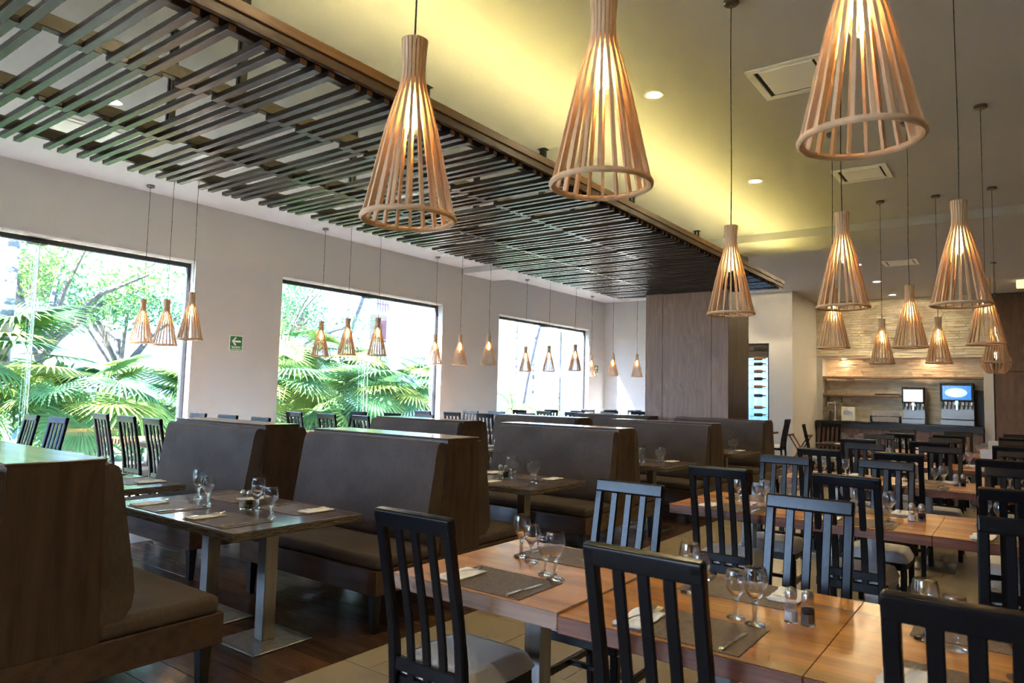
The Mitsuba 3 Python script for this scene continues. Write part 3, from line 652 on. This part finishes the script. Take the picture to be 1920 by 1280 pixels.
# ------------------------------------------------------------------ far end: small tables and the odd chairs
k = thing('small_table', 'small dark table between two facing chairs before the white far wall', 'table')
part(k, 'tabletop', P(box(-.35, .35, -.35, .35, .70, .745, .004), 'mat_bistro'), at(-5.05, 16.6, 0)); part(k, 'post', P(box(-.04, .04, -.04, .04, .012, .70), 'mat_steel'), at(-5.05, 16.6, 0)); part(k, 'base_plate', P(box(-.2, .2, -.2, .2, 0, .012), 'mat_steel'), at(-5.05, 16.6, 0))
put_chair(-4.40, 16.6, 90, 'black dining chair seen from the side before the white wall corner', 'chairs at the small table')
put_chair(-5.72, 16.6, -90, 'black dining chair half hidden behind the last aisle booth, facing right', 'chairs at the small table')
k = thing('small_table', 'dark table set with goblets left of the drinks counter', 'table')
for i in range(2):
    part(k, 'tabletop', P(box(-.4, .4, -.42, .42, .70, .745, .004), 'mat_bistro'), at(-2.62 + .8 * i, 13.6, 0)); part(k, 'post', P(box(-.04, .04, -.04, .04, .012, .70), 'mat_steel'), at(-2.62 + .8 * i, 13.6, 0)); part(k, 'base_plate', P(box(-.2, .2, -.2, .2, 0, .012), 'mat_steel'), at(-2.62 + .8 * i, 13.6, 0))
for i in range(2):
    setting(-2.5 + .8 * i, 13.2, 0, f"at the near {('left', 'right')[i]} place of the dark table by the counter", 'on the dark table by the counter', .745, False)
    setting(-2.5 + .8 * i, 14.0, 180, f"at the far {('left', 'right')[i]} place of the dark table by the counter", 'on the dark table by the counter', .745, False)
put_chair(-3.35, 13.75, -80, 'black dining chair seen from the side, left end of the dark table by the counter', 'chairs at the dark table')
put_chair(-3.15, 15.0, 175, 'black dining chair with its tall back in front of the drinks counter', 'chairs at the dark table')
k = thing('folding_stand', 'dark red folding tray stand beside the white side wall', 'stand')
for s in (-1, 1):
    for q in (-1, 1): part(k, 'leg', P(tube([(q * .22, s * .16, 0), (-q * .20, s * .16, .72)], .016, 6), 'mat_red_wood'), at(-4.05, 16.3, 0))
for q in (-1, 1): part(k, 'rail', P(box(q * .2 - .02, q * .2 + .02, -.2, .2, .70, .74, .005), 'mat_red_wood'), at(-4.05, 16.3, 0))
for i, (x, y) in enumerate(((-.34, 12.15), (-.33, 9.72))):
    single('menu_holder', P(join(box(-.11, .11, -.004, .004, 0, .24, .002), box(-.12, .12, -.05, .05, 0, .012, .002)), 'mat_white'), f"upright white menu holder at the {('back', 'front')[i]} right end of the tables", 'menu holder', at(x, y, .745, 12))

# ------------------------------------------------------------------ drinks counter
k = thing('drinks_counter', 'dark wood counter with a black worktop under the stone niche', 'counter')
part(k, 'worktop', P(box(-4.62, -.83, YS - .32, YS + ND - .055, .92, .965, .004), 'mat_black_gloss')); part(k, 'fascia', P(box(-4.62, -.83, YS - .31, YS - .28, .80, .92), 'mat_black'))
part(k, 'cabinet', P(box(-4.6, -.84, YS - .22, YS + ND - .06, .1, .92), 'mat_black')); 
for i in range(7): part(k, 'door', P(box(-4.6 + i * .536, -4.07 + i * .536, YS - .25, YS - .22, .1, .80, .003), 'mat_counter_front'))
part(k, 'plinth', P(box(-4.55, -.86, YS - .16, YS + .1, 0, .1), 'mat_black'))
part(k, 'splashback', P(box(-1.75, -.83, YS + ND - .085, YS + ND - .055, .965, 1.85), 'mat_black'), label='black panel behind the right drinks machine')
single('wall_shelf', P(box(-4.62, -.83, YS + .02, YS + ND - .055, 2.12, 2.17, .004), 'mat_shelf'), 'long wooden shelf across the niche, upper of the two', 'shelf', group=None)
single('wall_shelf', P(box(-4.62, -2.62, YS + .02, YS + ND - .055, 1.64, 1.685, .004), 'mat_shelf'), 'shorter wooden shelf at the left of the niche, lower of the two', 'shelf')
single('serving_tray', P(rbox(-.28, .28, -.16, .16, 0, .03, .012), 'mat_black'), 'flat black tray lying on the right end of the lower shelf', 'tray', at(-2.95, YS + .2, 1.687))
for i, x in enumerate((-4.0, -1.95)):
    q = thing('niche_spotlight', f"small recessed spotlight under the top of the niche, {('left', 'right')[i]}", 'downlight')
    part(q, 'trim', dl_ring, at(x, YS + .28, NZ1 - .004)); part(q, 'lens', {**dl_disc, 'emitter': emit(SPOT, .66 * SPOT, .36 * SPOT)}, at(x, YS + .28, NZ1 - .006))
part('wall_stone', 'niche_soffit', P(box(NX0, NX1, YS + .02, YS + ND, NZ1, NZ1 + .05), 'mat_wall'))
def soda(x0, x1, z1, label, screen, right):
    k = thing('drinks_dispenser', label, 'drinks dispenser'); cx = (x0 + x1) / 2; w = (x1 - x0) / 2; y0, y1 = YS - .16, YS + .38; z0 = .967; H = z1 - z0
    M = at(cx, 0, z0)
    top = z0 + H; fr = y0 - .0
    part(k, 'cabinet', P(box(-w, w, y0 + .16, y1, .0, H - .02, .012), 'mat_black' if right else 'mat_steel'), M)
    part(k, 'head', P(box(-w - .005, w + .005, y0 - .02, y0 + .2, H * .56, H, .015), 'mat_black'), M)
    part(k, 'front_panel', P(box(-w, w, y0 + .10, y0 + .165, H * .14, H * .56, .006), 'mat_steel_dark'), M)
    part(k, 'drip_tray', P(box(-w - .01, w + .01, y0 - .1, y0 + .2, 0, H * .13, .01), 'mat_steel_dark'), M)
    part(k, 'tray_grille', P(join(*[box(-w + .02 + i * .035, -w + .035 + i * .035, y0 - .09, y0 + .1, H * .13, H * .136) for i in range(int((2 * w - .04) / .035))]), 'mat_black'), M, kind='stuff')
    a, b = H * .60, H * .93
    c = (.9, .95, 1.0) if screen == 'white' else (.0, .24, .80)
    e = .16 if screen == 'white' else .10
    s = part(k, 'screen', {**P(box(-w * .86, w * .86, y0 - .028, y0 - .018, a, b, .002), 'mat_black_gloss'), 'emitter': emit(*[q * e for q in c])}, M)
    if right:
        el = trimesh.creation.cylinder(radius=1, height=1, sections=40)
        g = el.copy(); g.apply_scale((w * .66, (b - a) * .33, .002)); g.apply_transform(trimesh.transformations.rotation_matrix(math.pi / 2, (1, 0, 0))); g.apply_translation((-w * .04, y0 - .0295, (a + b) / 2))
        part(s, 'glow', {**P(g, 'mat_white'), 'emitter': emit(.03, .085, .11)}, M, label='pale cyan glow on the blue screen')
        g2 = el.copy(); g2.apply_scale((w * .30, (b - a) * .22, .002)); g2.apply_transform(trimesh.transformations.rotation_matrix(math.pi / 2, (1, 0, 0))); g2.apply_translation((-w * .30, y0 - .031, (a + b) / 2))
        sw = tube([(-w * .45 + w * 1.05 * t, y0 - .033, (a + b) / 2 + .02 * math.sin(t * 14) * (1 - .4 * t)) for t in np.linspace(0, 1, 30)], .011, 6)
        part(s, 'logo', {**P(join(g2, sw), 'mat_white'), 'emitter': emit(.14, .145, .15)}, M, label='white scrolling logo')
    n = 8 if right else 6
    for i in range(n):
        t = -w * .88 + 2 * w * .88 * i / (n - 1)
        if n == 6 and abs(t) < .02: continue
        part(k, 'nozzle', P(join(box(t - .02, t + .02, y0 - .05, y0 + .05, H * .44, H * .56, .008), box(t - .012, t + .012, y0 - .045, y0 - .01, H * .38, H * .45, .006)), 'mat_black_gloss'), M)
    for i in range(n):
        t = -w * .88 + 2 * w * .88 * i / (n - 1)
        part(k, 'flavour_badge', P(box(t - .015, t + .015, y0 - .053, y0 - .049, H * .475, H * .55, .003), ('mat_green_sign', 'mat_sign_white', 'mat_bottle_gold', 'mat_steel')[i % 4]), M)
    part(k, 'water_tap', P(join(box(-.025, .025, y0 - .05, y0 + .04, H * .36, H * .58, .006), box(-.03, .03, y0 - .055, y0 - .03, H * .50, H * .58, .004)), 'mat_chrome'), M)
soda(-2.56, -2.06, 1.90, 'steel drinks dispenser with a blank white lit panel', 'white', False)
soda(-1.72, -1.02, 2.02, 'black drinks dispenser with a bright blue screen and a row of nozzles', 'blue', True)
k = thing('juice_dispenser', 'white box shaped drinks dispenser left on the black counter', 'drinks dispenser')
part(k, 'body', P(rbox(-.17, .17, -.16, .18, 0, .38, .025), 'mat_white', 40), at(-3.86, YS + .1, .967)); part(k, 'tap_recess', P(box(-.1, .1, -.172, -.15, .17, .27, .006), 'mat_steel'), at(-3.86, YS + .1, .967)); part(k, 'button', P(lathe([(0, 0), (.02, 0), (.018, .012), (0, .014)], 14), 'mat_chrome', 40), at(-3.86, YS - .06, 1.29) @ T().rotate([1, 0, 0], 90))
k = thing('beer_tap', 'chrome tap tower with two handles beside the white dispenser', 'tap')
part(k, 'tower', P(lathe([(0, 0), (.07, 0), (.07, .015), (.04, .03), (.035, .42), (.06, .44), (.06, .52), (.03, .55), (0, .56)], 18), 'mat_chrome', 40), at(-4.18, YS + .02, .967)); part(k, 'cross_pipe', P(tube([(-.2, 0, .47), (0, 0, .47), (.2, 0, .47)], .035, 10), 'mat_chrome', 40), at(-4.18, YS + .02, .967))
for s in (-1, 1): part(k, 'spout', P(tube([(s * .17, -.02, .48), (s * .17, -.1, .46), (s * .17, -.12, .40)], .016, 8), 'mat_chrome', 40), at(-4.18, YS + .02, .967)); part(k, 'handle', P(tube([(s * .17, -.03, .5), (s * .17, -.05, .63)], [.012, .02], 8), 'mat_black', 40), at(-4.18, YS + .02, .967))
single('steel_bucket', P(lathe([(0, 0), (.10, 0), (.125, .25), (.135, .26), (.12, .26), (.095, .02), (0, .02)], 24), 'mat_steel', 40), 'round steel bucket at the left end of the counter', 'bucket', at(-4.42, YS + .08, .967))
glass_ply = P(lathe([(0, 0), (.034, 0), (.036, .003), (.040, .12), (.0375, .12), (.034, .01), (0, .01)], 16), 'mat_glass', 40)
k = thing('glass_rack', 'low rack holding rows of drinking glasses beside the steel dispenser', 'rack')
for z in (0, .15): part(k, 'tray', P(box(-.34, .34, -.2, .16, z, z + .012, .003), 'mat_black'), at(-2.97, YS + .05, .967))
for s in (-1, 1): part(k, 'side', P(box(s * .335 - .006, s * .335 + .006, -.2, .16, 0, .17), 'mat_black'), at(-2.97, YS + .05, .967))
for lv in range(2):
    for j in range(2):
        for i in range(7):
            single('drinking_glass', glass_ply, f"clear drinking glass, {('first', 'second', 'third', 'fourth', 'fifth', 'sixth', 'last')[i]} from left in the {('front', 'back')[j]} {('lower', 'upper')[lv]} row of the rack", 'glass', at(-3.24 + i * .09, YS - .08 + .12 * j, .98 + .15 * lv), 'drinking glasses in the rack')

# ------------------------------------------------------------------ wine display in the far wall
struct('neighbouring_room', P(join(box(-8.6, -4.86, 21.0, 21.2, -.1, .9), box(-8.8, -8.6, YF + .2, 21.2, -.1, ZC), box(-8.6, -4.86, 21.0, 21.2, 3.2, ZC)), 'mat_wall'), 'bright neighbouring room seen through the display opening')
k = struct('window', label='bright window of the neighbouring room')
for i in range(5): part(k, 'frame', P(box(-8.6 + i * .93, -8.55 + i * .93, 21.05, 21.12, .9, 3.2), 'mat_white'))
k = thing('sheer_curtain', 'pale hanging sheer curtain behind the bottle display', 'curtain')
n = 90; V = []; Fc = []
for i in range(n):
    x = -8.4 + 3.5 * i / (n - 1); y = 20.4 + .06 * math.sin(i * 1.1) + .02 * math.sin(i * 2.7)
    V += [(x, y, .3), (x, y, 2.72)]
for i in range(n - 1): Fc += [(2 * i, 2 * i + 2, 2 * i + 3), (2 * i, 2 * i + 3, 2 * i + 1)]
scene['mat_sheer'] = {'type': 'principledthin', 'base_color': rgb(.55, .72, .80), 'roughness': 0.8, 'diff_trans': 1.1, 'spec_trans': 0.0}
scene[k] = P(trimesh.Trimesh(V, Fc, process=False), 'mat_sheer', True)
k = thing('bottle_display', 'glass fronted display of bottles lying on thin rails in the far wall', 'display')
for i in range(3):
    x = (OX1 - .03, OX1 - .75, OX0 + .03)[i]; part(k, 'upright', P(box(x - .012, x + .012, YF + .05, YF + .075, OZ0, OZ1), 'mat_black'))
zr = [1.06, 1.25, 1.55, 1.78, 1.98, 2.17, 2.36, 2.50, 2.74]
for z in zr: part(k, 'rail', P(box(OX0, OX1, YF + .05, YF + .062, z - .008, z, .001), 'mat_black')); part(k, 'rail', P(box(OX0, OX1, YF + .14, YF + .152, z - .008, z, .001), 'mat_black'))
part(k, 'head', P(box(OX0, OX1, YF + .02, YF + .18, OZ1 - .035, OZ1 - .01), 'mat_black'))
part(k, 'header_panel', P(box(OX0, OX1, YF + .22, YF + .24, 2.56, OZ1), 'mat_shelf'))
bot = lathe([(0, 0), (.037, 0), (.038, .004), (.038, .18), (.030, .205), (.0145, .235), (.0135, .285), (.015, .29), (.0135, .30), (0, .30)], 14)
bot.apply_transform(trimesh.transformations.rotation_matrix(math.pi / 2, (0, 1, 0)))
bl, bg = P(bot, 'mat_bottle', 40), P(bot, 'mat_bottle_gold', 40)
for i, z in enumerate(zr):
    for j, x in enumerate((-5.62, -6.12, -6.62)):
        if (i in (1, 2)) and j == 0: pass
        single('wine_bottle', (bl, bg)[(i + j) % 2], f"wine bottle lying on the {('lowest', 'second', 'third', 'fourth', 'fifth', 'sixth', 'seventh', 'eighth', 'top')[i]} rail, {('right', 'middle', 'left')[j]} column", 'bottle', at(x, YF + .1, z + .039), 'bottles in the display')

# ------------------------------------------------------------------ evacuation signs
def sign(x, y, z, rz, label):
    k = thing('evacuation_sign', label, 'sign'); w, h = .115, .125
    M = T().translate([x, y, z]) @ T().rotate([0, 0, 1], rz)
    part(k, 'plate', P(box(-.003, .002, -w, w, -h, h, .001), 'mat_sign_white'), M)
    part(k, 'green_field', P(join(box(.002, .0032, -w * .9, w * .9, -h * .38, h * .9), box(.002, .0032, -w * .9, w * .9, -h * .93, -h * .44)), 'mat_green_sign'), M)
    s = .085; ar = [(-.9, 0), (-.15, .85), (.05, .65), (-.35, .16), (.95, .16), (.95, -.16), (-.35, -.16), (.05, -.65), (-.15, -.85)]
    a = _prism([(y_ * s, z_ * s + h * .26) for y_, z_ in ar], .0032, .0045); part(k, 'arrow', P(a, 'mat_sign_white'), M)
    for t, zz, hh in (('RUTA DE', -h * .62, .022), ('EVACUACIÓN', -h * .88, .022)):
        m = meshkit.text_mesh(t, hh, .001, True); b = m.bounds; m.apply_translation((-(b[0][0] + b[1][0]) / 2, 0, 0))
        v = m.vertices.copy(); m = trimesh.Trimesh(np.stack([.0033 + v[:, 2], v[:, 0] * min(1, 1.7 * w / (b[1][0] - b[0][0])), v[:, 1] + zz], 1), m.faces, process=False); m.fix_normals()
        part(k, 'lettering', P(m, 'mat_sign_white'), M)
sign(XW + .003, 6.14, 2.165, 0, 'green evacuation route sign with a white arrow on the pier right of the first window')
sign(XW + .003, 17.52, 2.24, 0, 'green evacuation route sign partly hidden behind a lamp in the far corner')

# ------------------------------------------------------------------ the garden
struct('ground', P(box(-90, XW - .27, -60, 90, -.4, -.06), 'mat_grass'), 'mown lawn outside the windows')
def fan_frond(R, n, seed, droop):
    r = random.Random(seed); V, Fc = [], []
    L = R * 1.1                                                # petiole along +x rising, then a fan
    for i in range(n):
        a = (i / (n - 1) - .5) * math.radians(250); ln = R * (1 - .25 * abs(i / (n - 1) - .5) * 2) * r.uniform(.9, 1.05); w = R * .036
        d = np.array([math.cos(a), math.sin(a), 0]); pn = np.array([-math.sin(a), math.cos(a), 0])
        base = len(V); steps = [(0, .15), (.3, 1.0), (.6, .75), (.85, .4), (1.0, .04)]
        for t, ww in steps:
            z = -droop * ln * t ** 2.4 + .10 * R * math.sin(t * 3.1) * .5; c = d * ln * t + np.array([0, 0, z])
            V += [c - pn * w * ww, c + np.array([0, 0, -.35 * w * ww]), c + pn * w * ww]
        for q in range(len(steps) - 1):
            b = base + 3 * q
            for s in (0, 1): Fc += [(b + s, b + s + 1, b + s + 4), (b + s, b + s + 4, b + s + 3)]
    return np.array(V), np.array(Fc)
def frond_at(V, Fc, origin, az, tilt, L, wob=0.0):
    ca, sa, ct, st = math.cos(az), math.sin(az), math.cos(tilt), math.sin(tilt)
    Rz = np.array([[ca, -sa, 0], [sa, ca, 0], [0, 0, 1]]); bl = tilt * 1.15 - 1.05 + wob; Ry = np.array([[math.cos(bl), 0, -math.sin(bl)], [0, 1, 0], [math.sin(bl), 0, math.cos(bl)]])
    tip = np.array([L * ct, 0, L * st])
    v = (V @ Ry.T + tip) @ Rz.T + origin
    pet = tube([origin, origin + Rz @ (tip * .5 + (0, 0, .06 * L)), origin + Rz @ tip], [.022, .016, .012], 5)
    return trimesh.Trimesh(v, Fc, process=False), pet
FR = [fan_frond(.80, 30, 1, .16), fan_frond(.92, 34, 2, .28), fan_frond(.74, 28, 3, .06)]
def fan_palm(x, y, h, n, size, label, seed, mats=('mat_leaf_a', 'mat_leaf_b')):
    r = random.Random(seed); k = thing('fan_palm', label, 'palm', 'fan palms outside the windows')
    part(k, 'trunk', P(tube([(x, y, -.08), (x + .03, y, h * .6), (x, y + .03, h)], [.13, .10, .09], 8), 'mat_trunk'))
    for i in range(n):
        V, Fc = FR[r.randrange(3)]; az = 2 * math.pi * (i * .382 + r.uniform(-.04, .04)); tl = math.radians(r.uniform(-5, 78))
        L = size * r.uniform(.75, 1.15)
        fr, pet = frond_at(V * size * r.uniform(.85, 1.1), Fc, np.array([x, y, h]), az, tl, L, r.uniform(-.35, .35))
        m = part(k, 'frond', P(fr, mats[r.randrange(len(mats))])); part(m, 'stalk', P(pet, 'mat_leaf_c'))
FP = [(-13.4, 2.9, .5, 15, 1.15, 'sprawling fan palm at the left of the first window'), (-12.6, 5.2, .35, 13, 1.0, 'bright fan palm in the middle of the first window'), (-14.8, 4.4, 1.0, 14, 1.25, 'tall fan palm behind the others in the first window'), (-13.0, 7.4, .3, 12, .95, 'fan palm at the right edge of the first window'),
      (-13.6, 9.6, .6, 14, 1.15, 'fan palm at the left of the middle window'), (-13.0, 11.6, .45, 14, 1.05, 'fan palm in the centre of the middle window'), (-15.2, 12.6, 1.1, 13, 1.2, 'fan palm behind in the middle window'), (-14.2, 15.0, .9, 14, 1.2, 'upright fan palm at the right of the middle window'), (-16.0, 10.6, 1.3, 13, 1.25, 'tall fan palm far left in the middle window')]
for i, (x, y, h, n, s, l) in enumerate(FP): fan_palm(x, y, h + .35, n + 5, s * 1.08, l, 20 + i, ('mat_leaf_a', 'mat_leaf_b', 'mat_leaf_b', 'mat_leaf_c') if i % 2 else ('mat_leaf_a', 'mat_leaf_c', 'mat_leaf_b'))
def leaves(cs, n, size, seed):
    r = np.random.default_rng(seed); cs = np.array(cs, float); pick = r.integers(0, len(cs), n)
    d = r.normal(size=(n, 3)); d /= np.linalg.norm(d, axis=1, keepdims=True)
    c = cs[pick, :3] + d * (cs[pick, 3] * r.random(n) ** .45)[:, None] * [1, 1, .75]
    a = r.normal(size=(n, 3)); a /= np.linalg.norm(a, axis=1, keepdims=True); b = np.cross(a, r.normal(size=(n, 3))); b /= np.linalg.norm(b, axis=1, keepdims=True)
    s = size * r.uniform(.6, 1.3, n)[:, None]
    v = np.stack([c - a * s, c + b * s * .42, c + a * s, c - b * s * .42], 1).reshape(-1, 3); i = np.arange(n)[:, None] * 4
    return trimesh.Trimesh(v, np.vstack([i + [0, 1, 2], i + [0, 2, 3]]), process=False)
def tree(x, y, h, crown, n, label, seed, mat='mat_leaf_a', lean=(0, 0), size=.09, rad=.2, branch=5):
    r = random.Random(seed); k = thing('tree', label, 'tree', 'trees outside the windows'); top = np.array([x + lean[0], y + lean[1], h])
    part(k, 'trunk', P(tube([(x, y, -.1), (x + lean[0] * .4, y + lean[1] * .5, h * .5), top], [rad, rad * .75, rad * .5], 9), 'mat_trunk'))
    cs = []
    for i in range(branch):
        a = 2 * math.pi * i / branch + r.uniform(-.4, .4); e = top + np.array([math.cos(a) * crown * r.uniform(.5, .95), math.sin(a) * crown * r.uniform(.5, .95), r.uniform(.2, .9) * crown])
        s = np.array([x + lean[0] * .75, y + lean[1] * .8, h * r.uniform(.55, .95)])
        part(k, 'branch', P(tube([s, (s + e) / 2 + (0, 0, .12 * crown), e], [rad * .45, rad * .3, rad * .12], 6), 'mat_trunk'))
        cs += [(*e, crown * .34), (*((e + top) / 2 + np.array([r.uniform(-.5, .5), r.uniform(-.5, .5), r.uniform(0, .6)])), crown * .30)]
    part(k, 'foliage', P(leaves(cs, n, size, seed), mat), kind='stuff')
tree(-17.0, 4.6, 2.6, 2.6, 3600, 'spreading broad leaved tree with forked limbs in the first window', 3, 'mat_leaf_a', (-.3, 1.8), .065, .2, 9)
tree(-18.5, 8.6, 2.6, 2.2, 2600, 'broad leaved tree at the right of the first window', 4, 'mat_leaf_b', (.3, -.6), .065, .14, 8)
tree(-17.5, 12.2, 2.7, 2.5, 3800, 'leafy tree filling the left of the middle window', 5, 'mat_leaf_b', (.2, -.3), .065, .15, 9)
tree(-26, 3.0, 6, 4, 6000, 'large tree far off to the left', 6, 'mat_leaf_a', (0, 0), .14, .3, 6)
def shrub(x, y, rr, n, label, seed, mat):
    k = thing('shrub', label, 'shrub', 'shrubs outside the windows'); r = random.Random(seed)
    part(k, 'stem', P(tube([(x, y, -.1), (x, y, rr * .7)], .04, 5), 'mat_trunk'))
    part(k, 'foliage', P(leaves([(x + r.uniform(-.6, .6) * rr, y + r.uniform(-.8, .8) * rr, r.uniform(.15, .8) * rr, rr * .55) for _ in range(7)], n, .06, seed), mat), kind='stuff')
for i, (x, y, rr) in enumerate(((-15.6, 3.6, 1.0), (-15.8, 6.4, 1.1), (-16.5, 8.6, 1.1), (-16.6, 11.8, 1.1), (-16.4, 14.2, .9), (-15.6, 17.8, .8))):
    shrub(x, y, rr, 2600, f"low leafy shrub behind the fan palms, {('first', 'second', 'third', 'fourth', 'fifth', 'sixth')[i]} from the left", 50 + i, ('mat_leaf_b', 'mat_leaf_a', 'mat_leaf_c')[i % 3])
def feather_palm(x, y, h, lean, n, ln, label, seed, rad=.15, bark='mat_trunk'):
    r = random.Random(seed); k = thing('coconut_palm', label, 'palm', 'tall feather palms outside the windows'); top = np.array([x + lean[0], y + lean[1], h])
    part(k, 'trunk', P(tube([np.array([x, y, -.1]) + (top - [x, y, -.1]) * t + np.array([lean[0], lean[1], 0]) * (t * t - t) * .6 for t in np.linspace(0, 1, 9)], np.linspace(rad, rad * .65, 9), 10), bark, 40))
    for i in range(n):
        az = 2 * math.pi * (i * .382); el = r.uniform(-.3, 1.2); pts = []; p = top.copy(); e = el
        for s in range(9):
            pts.append(p.copy()); p = p + np.array([math.cos(az) * math.cos(e), math.sin(az) * math.cos(e), math.sin(e)]) * ln / 8; e -= .2
        V, Fc = [], []; pts = np.array(pts); side = np.array([-math.sin(az), math.cos(az), 0])
        for s in np.linspace(.8, 7.9, 26):
            i0 = int(s); c = pts[i0] + (pts[min(i0 + 1, 8)] - pts[i0]) * (s - i0); fw = pts[min(i0 + 1, 8)] - pts[i0]; fw /= np.linalg.norm(fw) + 1e-9
            w = ln * .26 * math.sin(math.pi * min(1, (s + .6) / 8.6)) + .05
            for q in (-1, 1):
                d = side * q * .8 + fw * .55 + np.array([0, 0, -.35]); d /= np.linalg.norm(d); b = len(V)
                V += [c - fw * .02, c + fw * .025, c + d * w]; Fc.append((b, b + 1, b + 2))
        f = part(k, 'frond', P(trimesh.Trimesh(V, Fc, process=False), ('mat_leaf_a', 'mat_leaf_c')[i % 2])); part(f, 'rib', P(tube(pts, np.linspace(.02, .006, 9), 5), 'mat_leaf_c'))
feather_palm(-14.4, 4.35, 6.5, (.0, .15), 10, 2.4, 'pale palm trunk at the left edge of the first window', 71, .2, 'mat_trunk_pale')
feather_palm(-20.0, 15.9, 6.4, (0, 2.2), 12, 2.4, 'leaning palm with a dark trunk in the middle window', 72, .2)
feather_palm(-14.7, 21.0, 7.5, (0, .15), 12, 2.5, 'straight pale palm trunk in the last window', 73, .17, 'mat_trunk_pale')
feather_palm(-14.5, 19.9, 7.6, (0, 3.2), 12, 2.6, 'curved leaning palm with a dark trunk in the last window', 74, .17)
feather_palm(-15.4, 20.9, 4.7, (0, .1), 13, 2.1, 'shorter palm at the left of the last window', 75, .13, 'mat_trunk_pale')
feather_palm(-15.8, 24.6, 4.2, (0, .1), 13, 1.9, 'short green palm at the right of the last window', 77, .13)
feather_palm(-13.2, 17.9, 1.0, (0, 0), 11, 2.3, 'low arching feather palm at the bottom of the last window', 76, .12)
# hotel building across the garden
k = thing('hotel_building', 'pale plastered hotel building across the garden with dark red doors and balconies', 'building')
part(k, 'wall', P(box(-34, -30, -20, 60, -.1, 14), 'mat_plaster'))
for y, z, w_, h_ in ((27.05, 4.25, 1.0, 1.25), (21.5, 4.3, 1.0, 1.25), (9.5, 4.6, 1.2, 1.3)):
    part(k, 'recess', P(box(-30.02, -29.96, y - .35, y + w_, z, z + h_ + .3, .01), 'mat_shelf'))
    d = part(k, 'door', P(box(-30.0, -29.92, y + .1, y + w_ - .05, z, z + h_, .01), 'mat_door'))
    for q in (0, 1): part(d, 'panel', P(box(-29.93, -29.89, y + .17 + .4 * q, y + .47 + .4 * q, z + .2, z + h_ - .15, .01), 'mat_door'))
for y, z in ((27.2, 6.0), (21.3, 6.4), (8.6, 6.2)):
    part(k, 'balcony_rail', P(join(*[box(-29.9, -29.86, y + .2 * q, y + .03 + .2 * q, z, z + .9) for q in range(5)], box(-29.91, -29.85, y - .1, y + 1.0, z + .42, z + .46), box(-29.91, -29.85, y - .1, y + 1.0, z + .9, z + .95)), 'mat_door'))
part(k, 'arch', P(join(*[box(-30.05, -29.93, 26.8 + .62 * math.cos(q) - .07, 26.8 + .62 * math.cos(q) + .07, 2.0 + .62 * math.sin(q) - .07, 2.0 + .62 * math.sin(q) + .07) for q in np.linspace(0, math.pi, 16)]), 'mat_door'))
part(k, 'roof', P(prism([(-34.5, 14), (-29.5, 14), (-32, 15.6)], -20, 60) if False else box(-34.4, -29.6, -20.4, 60.4, 14, 14.3), 'mat_door'))
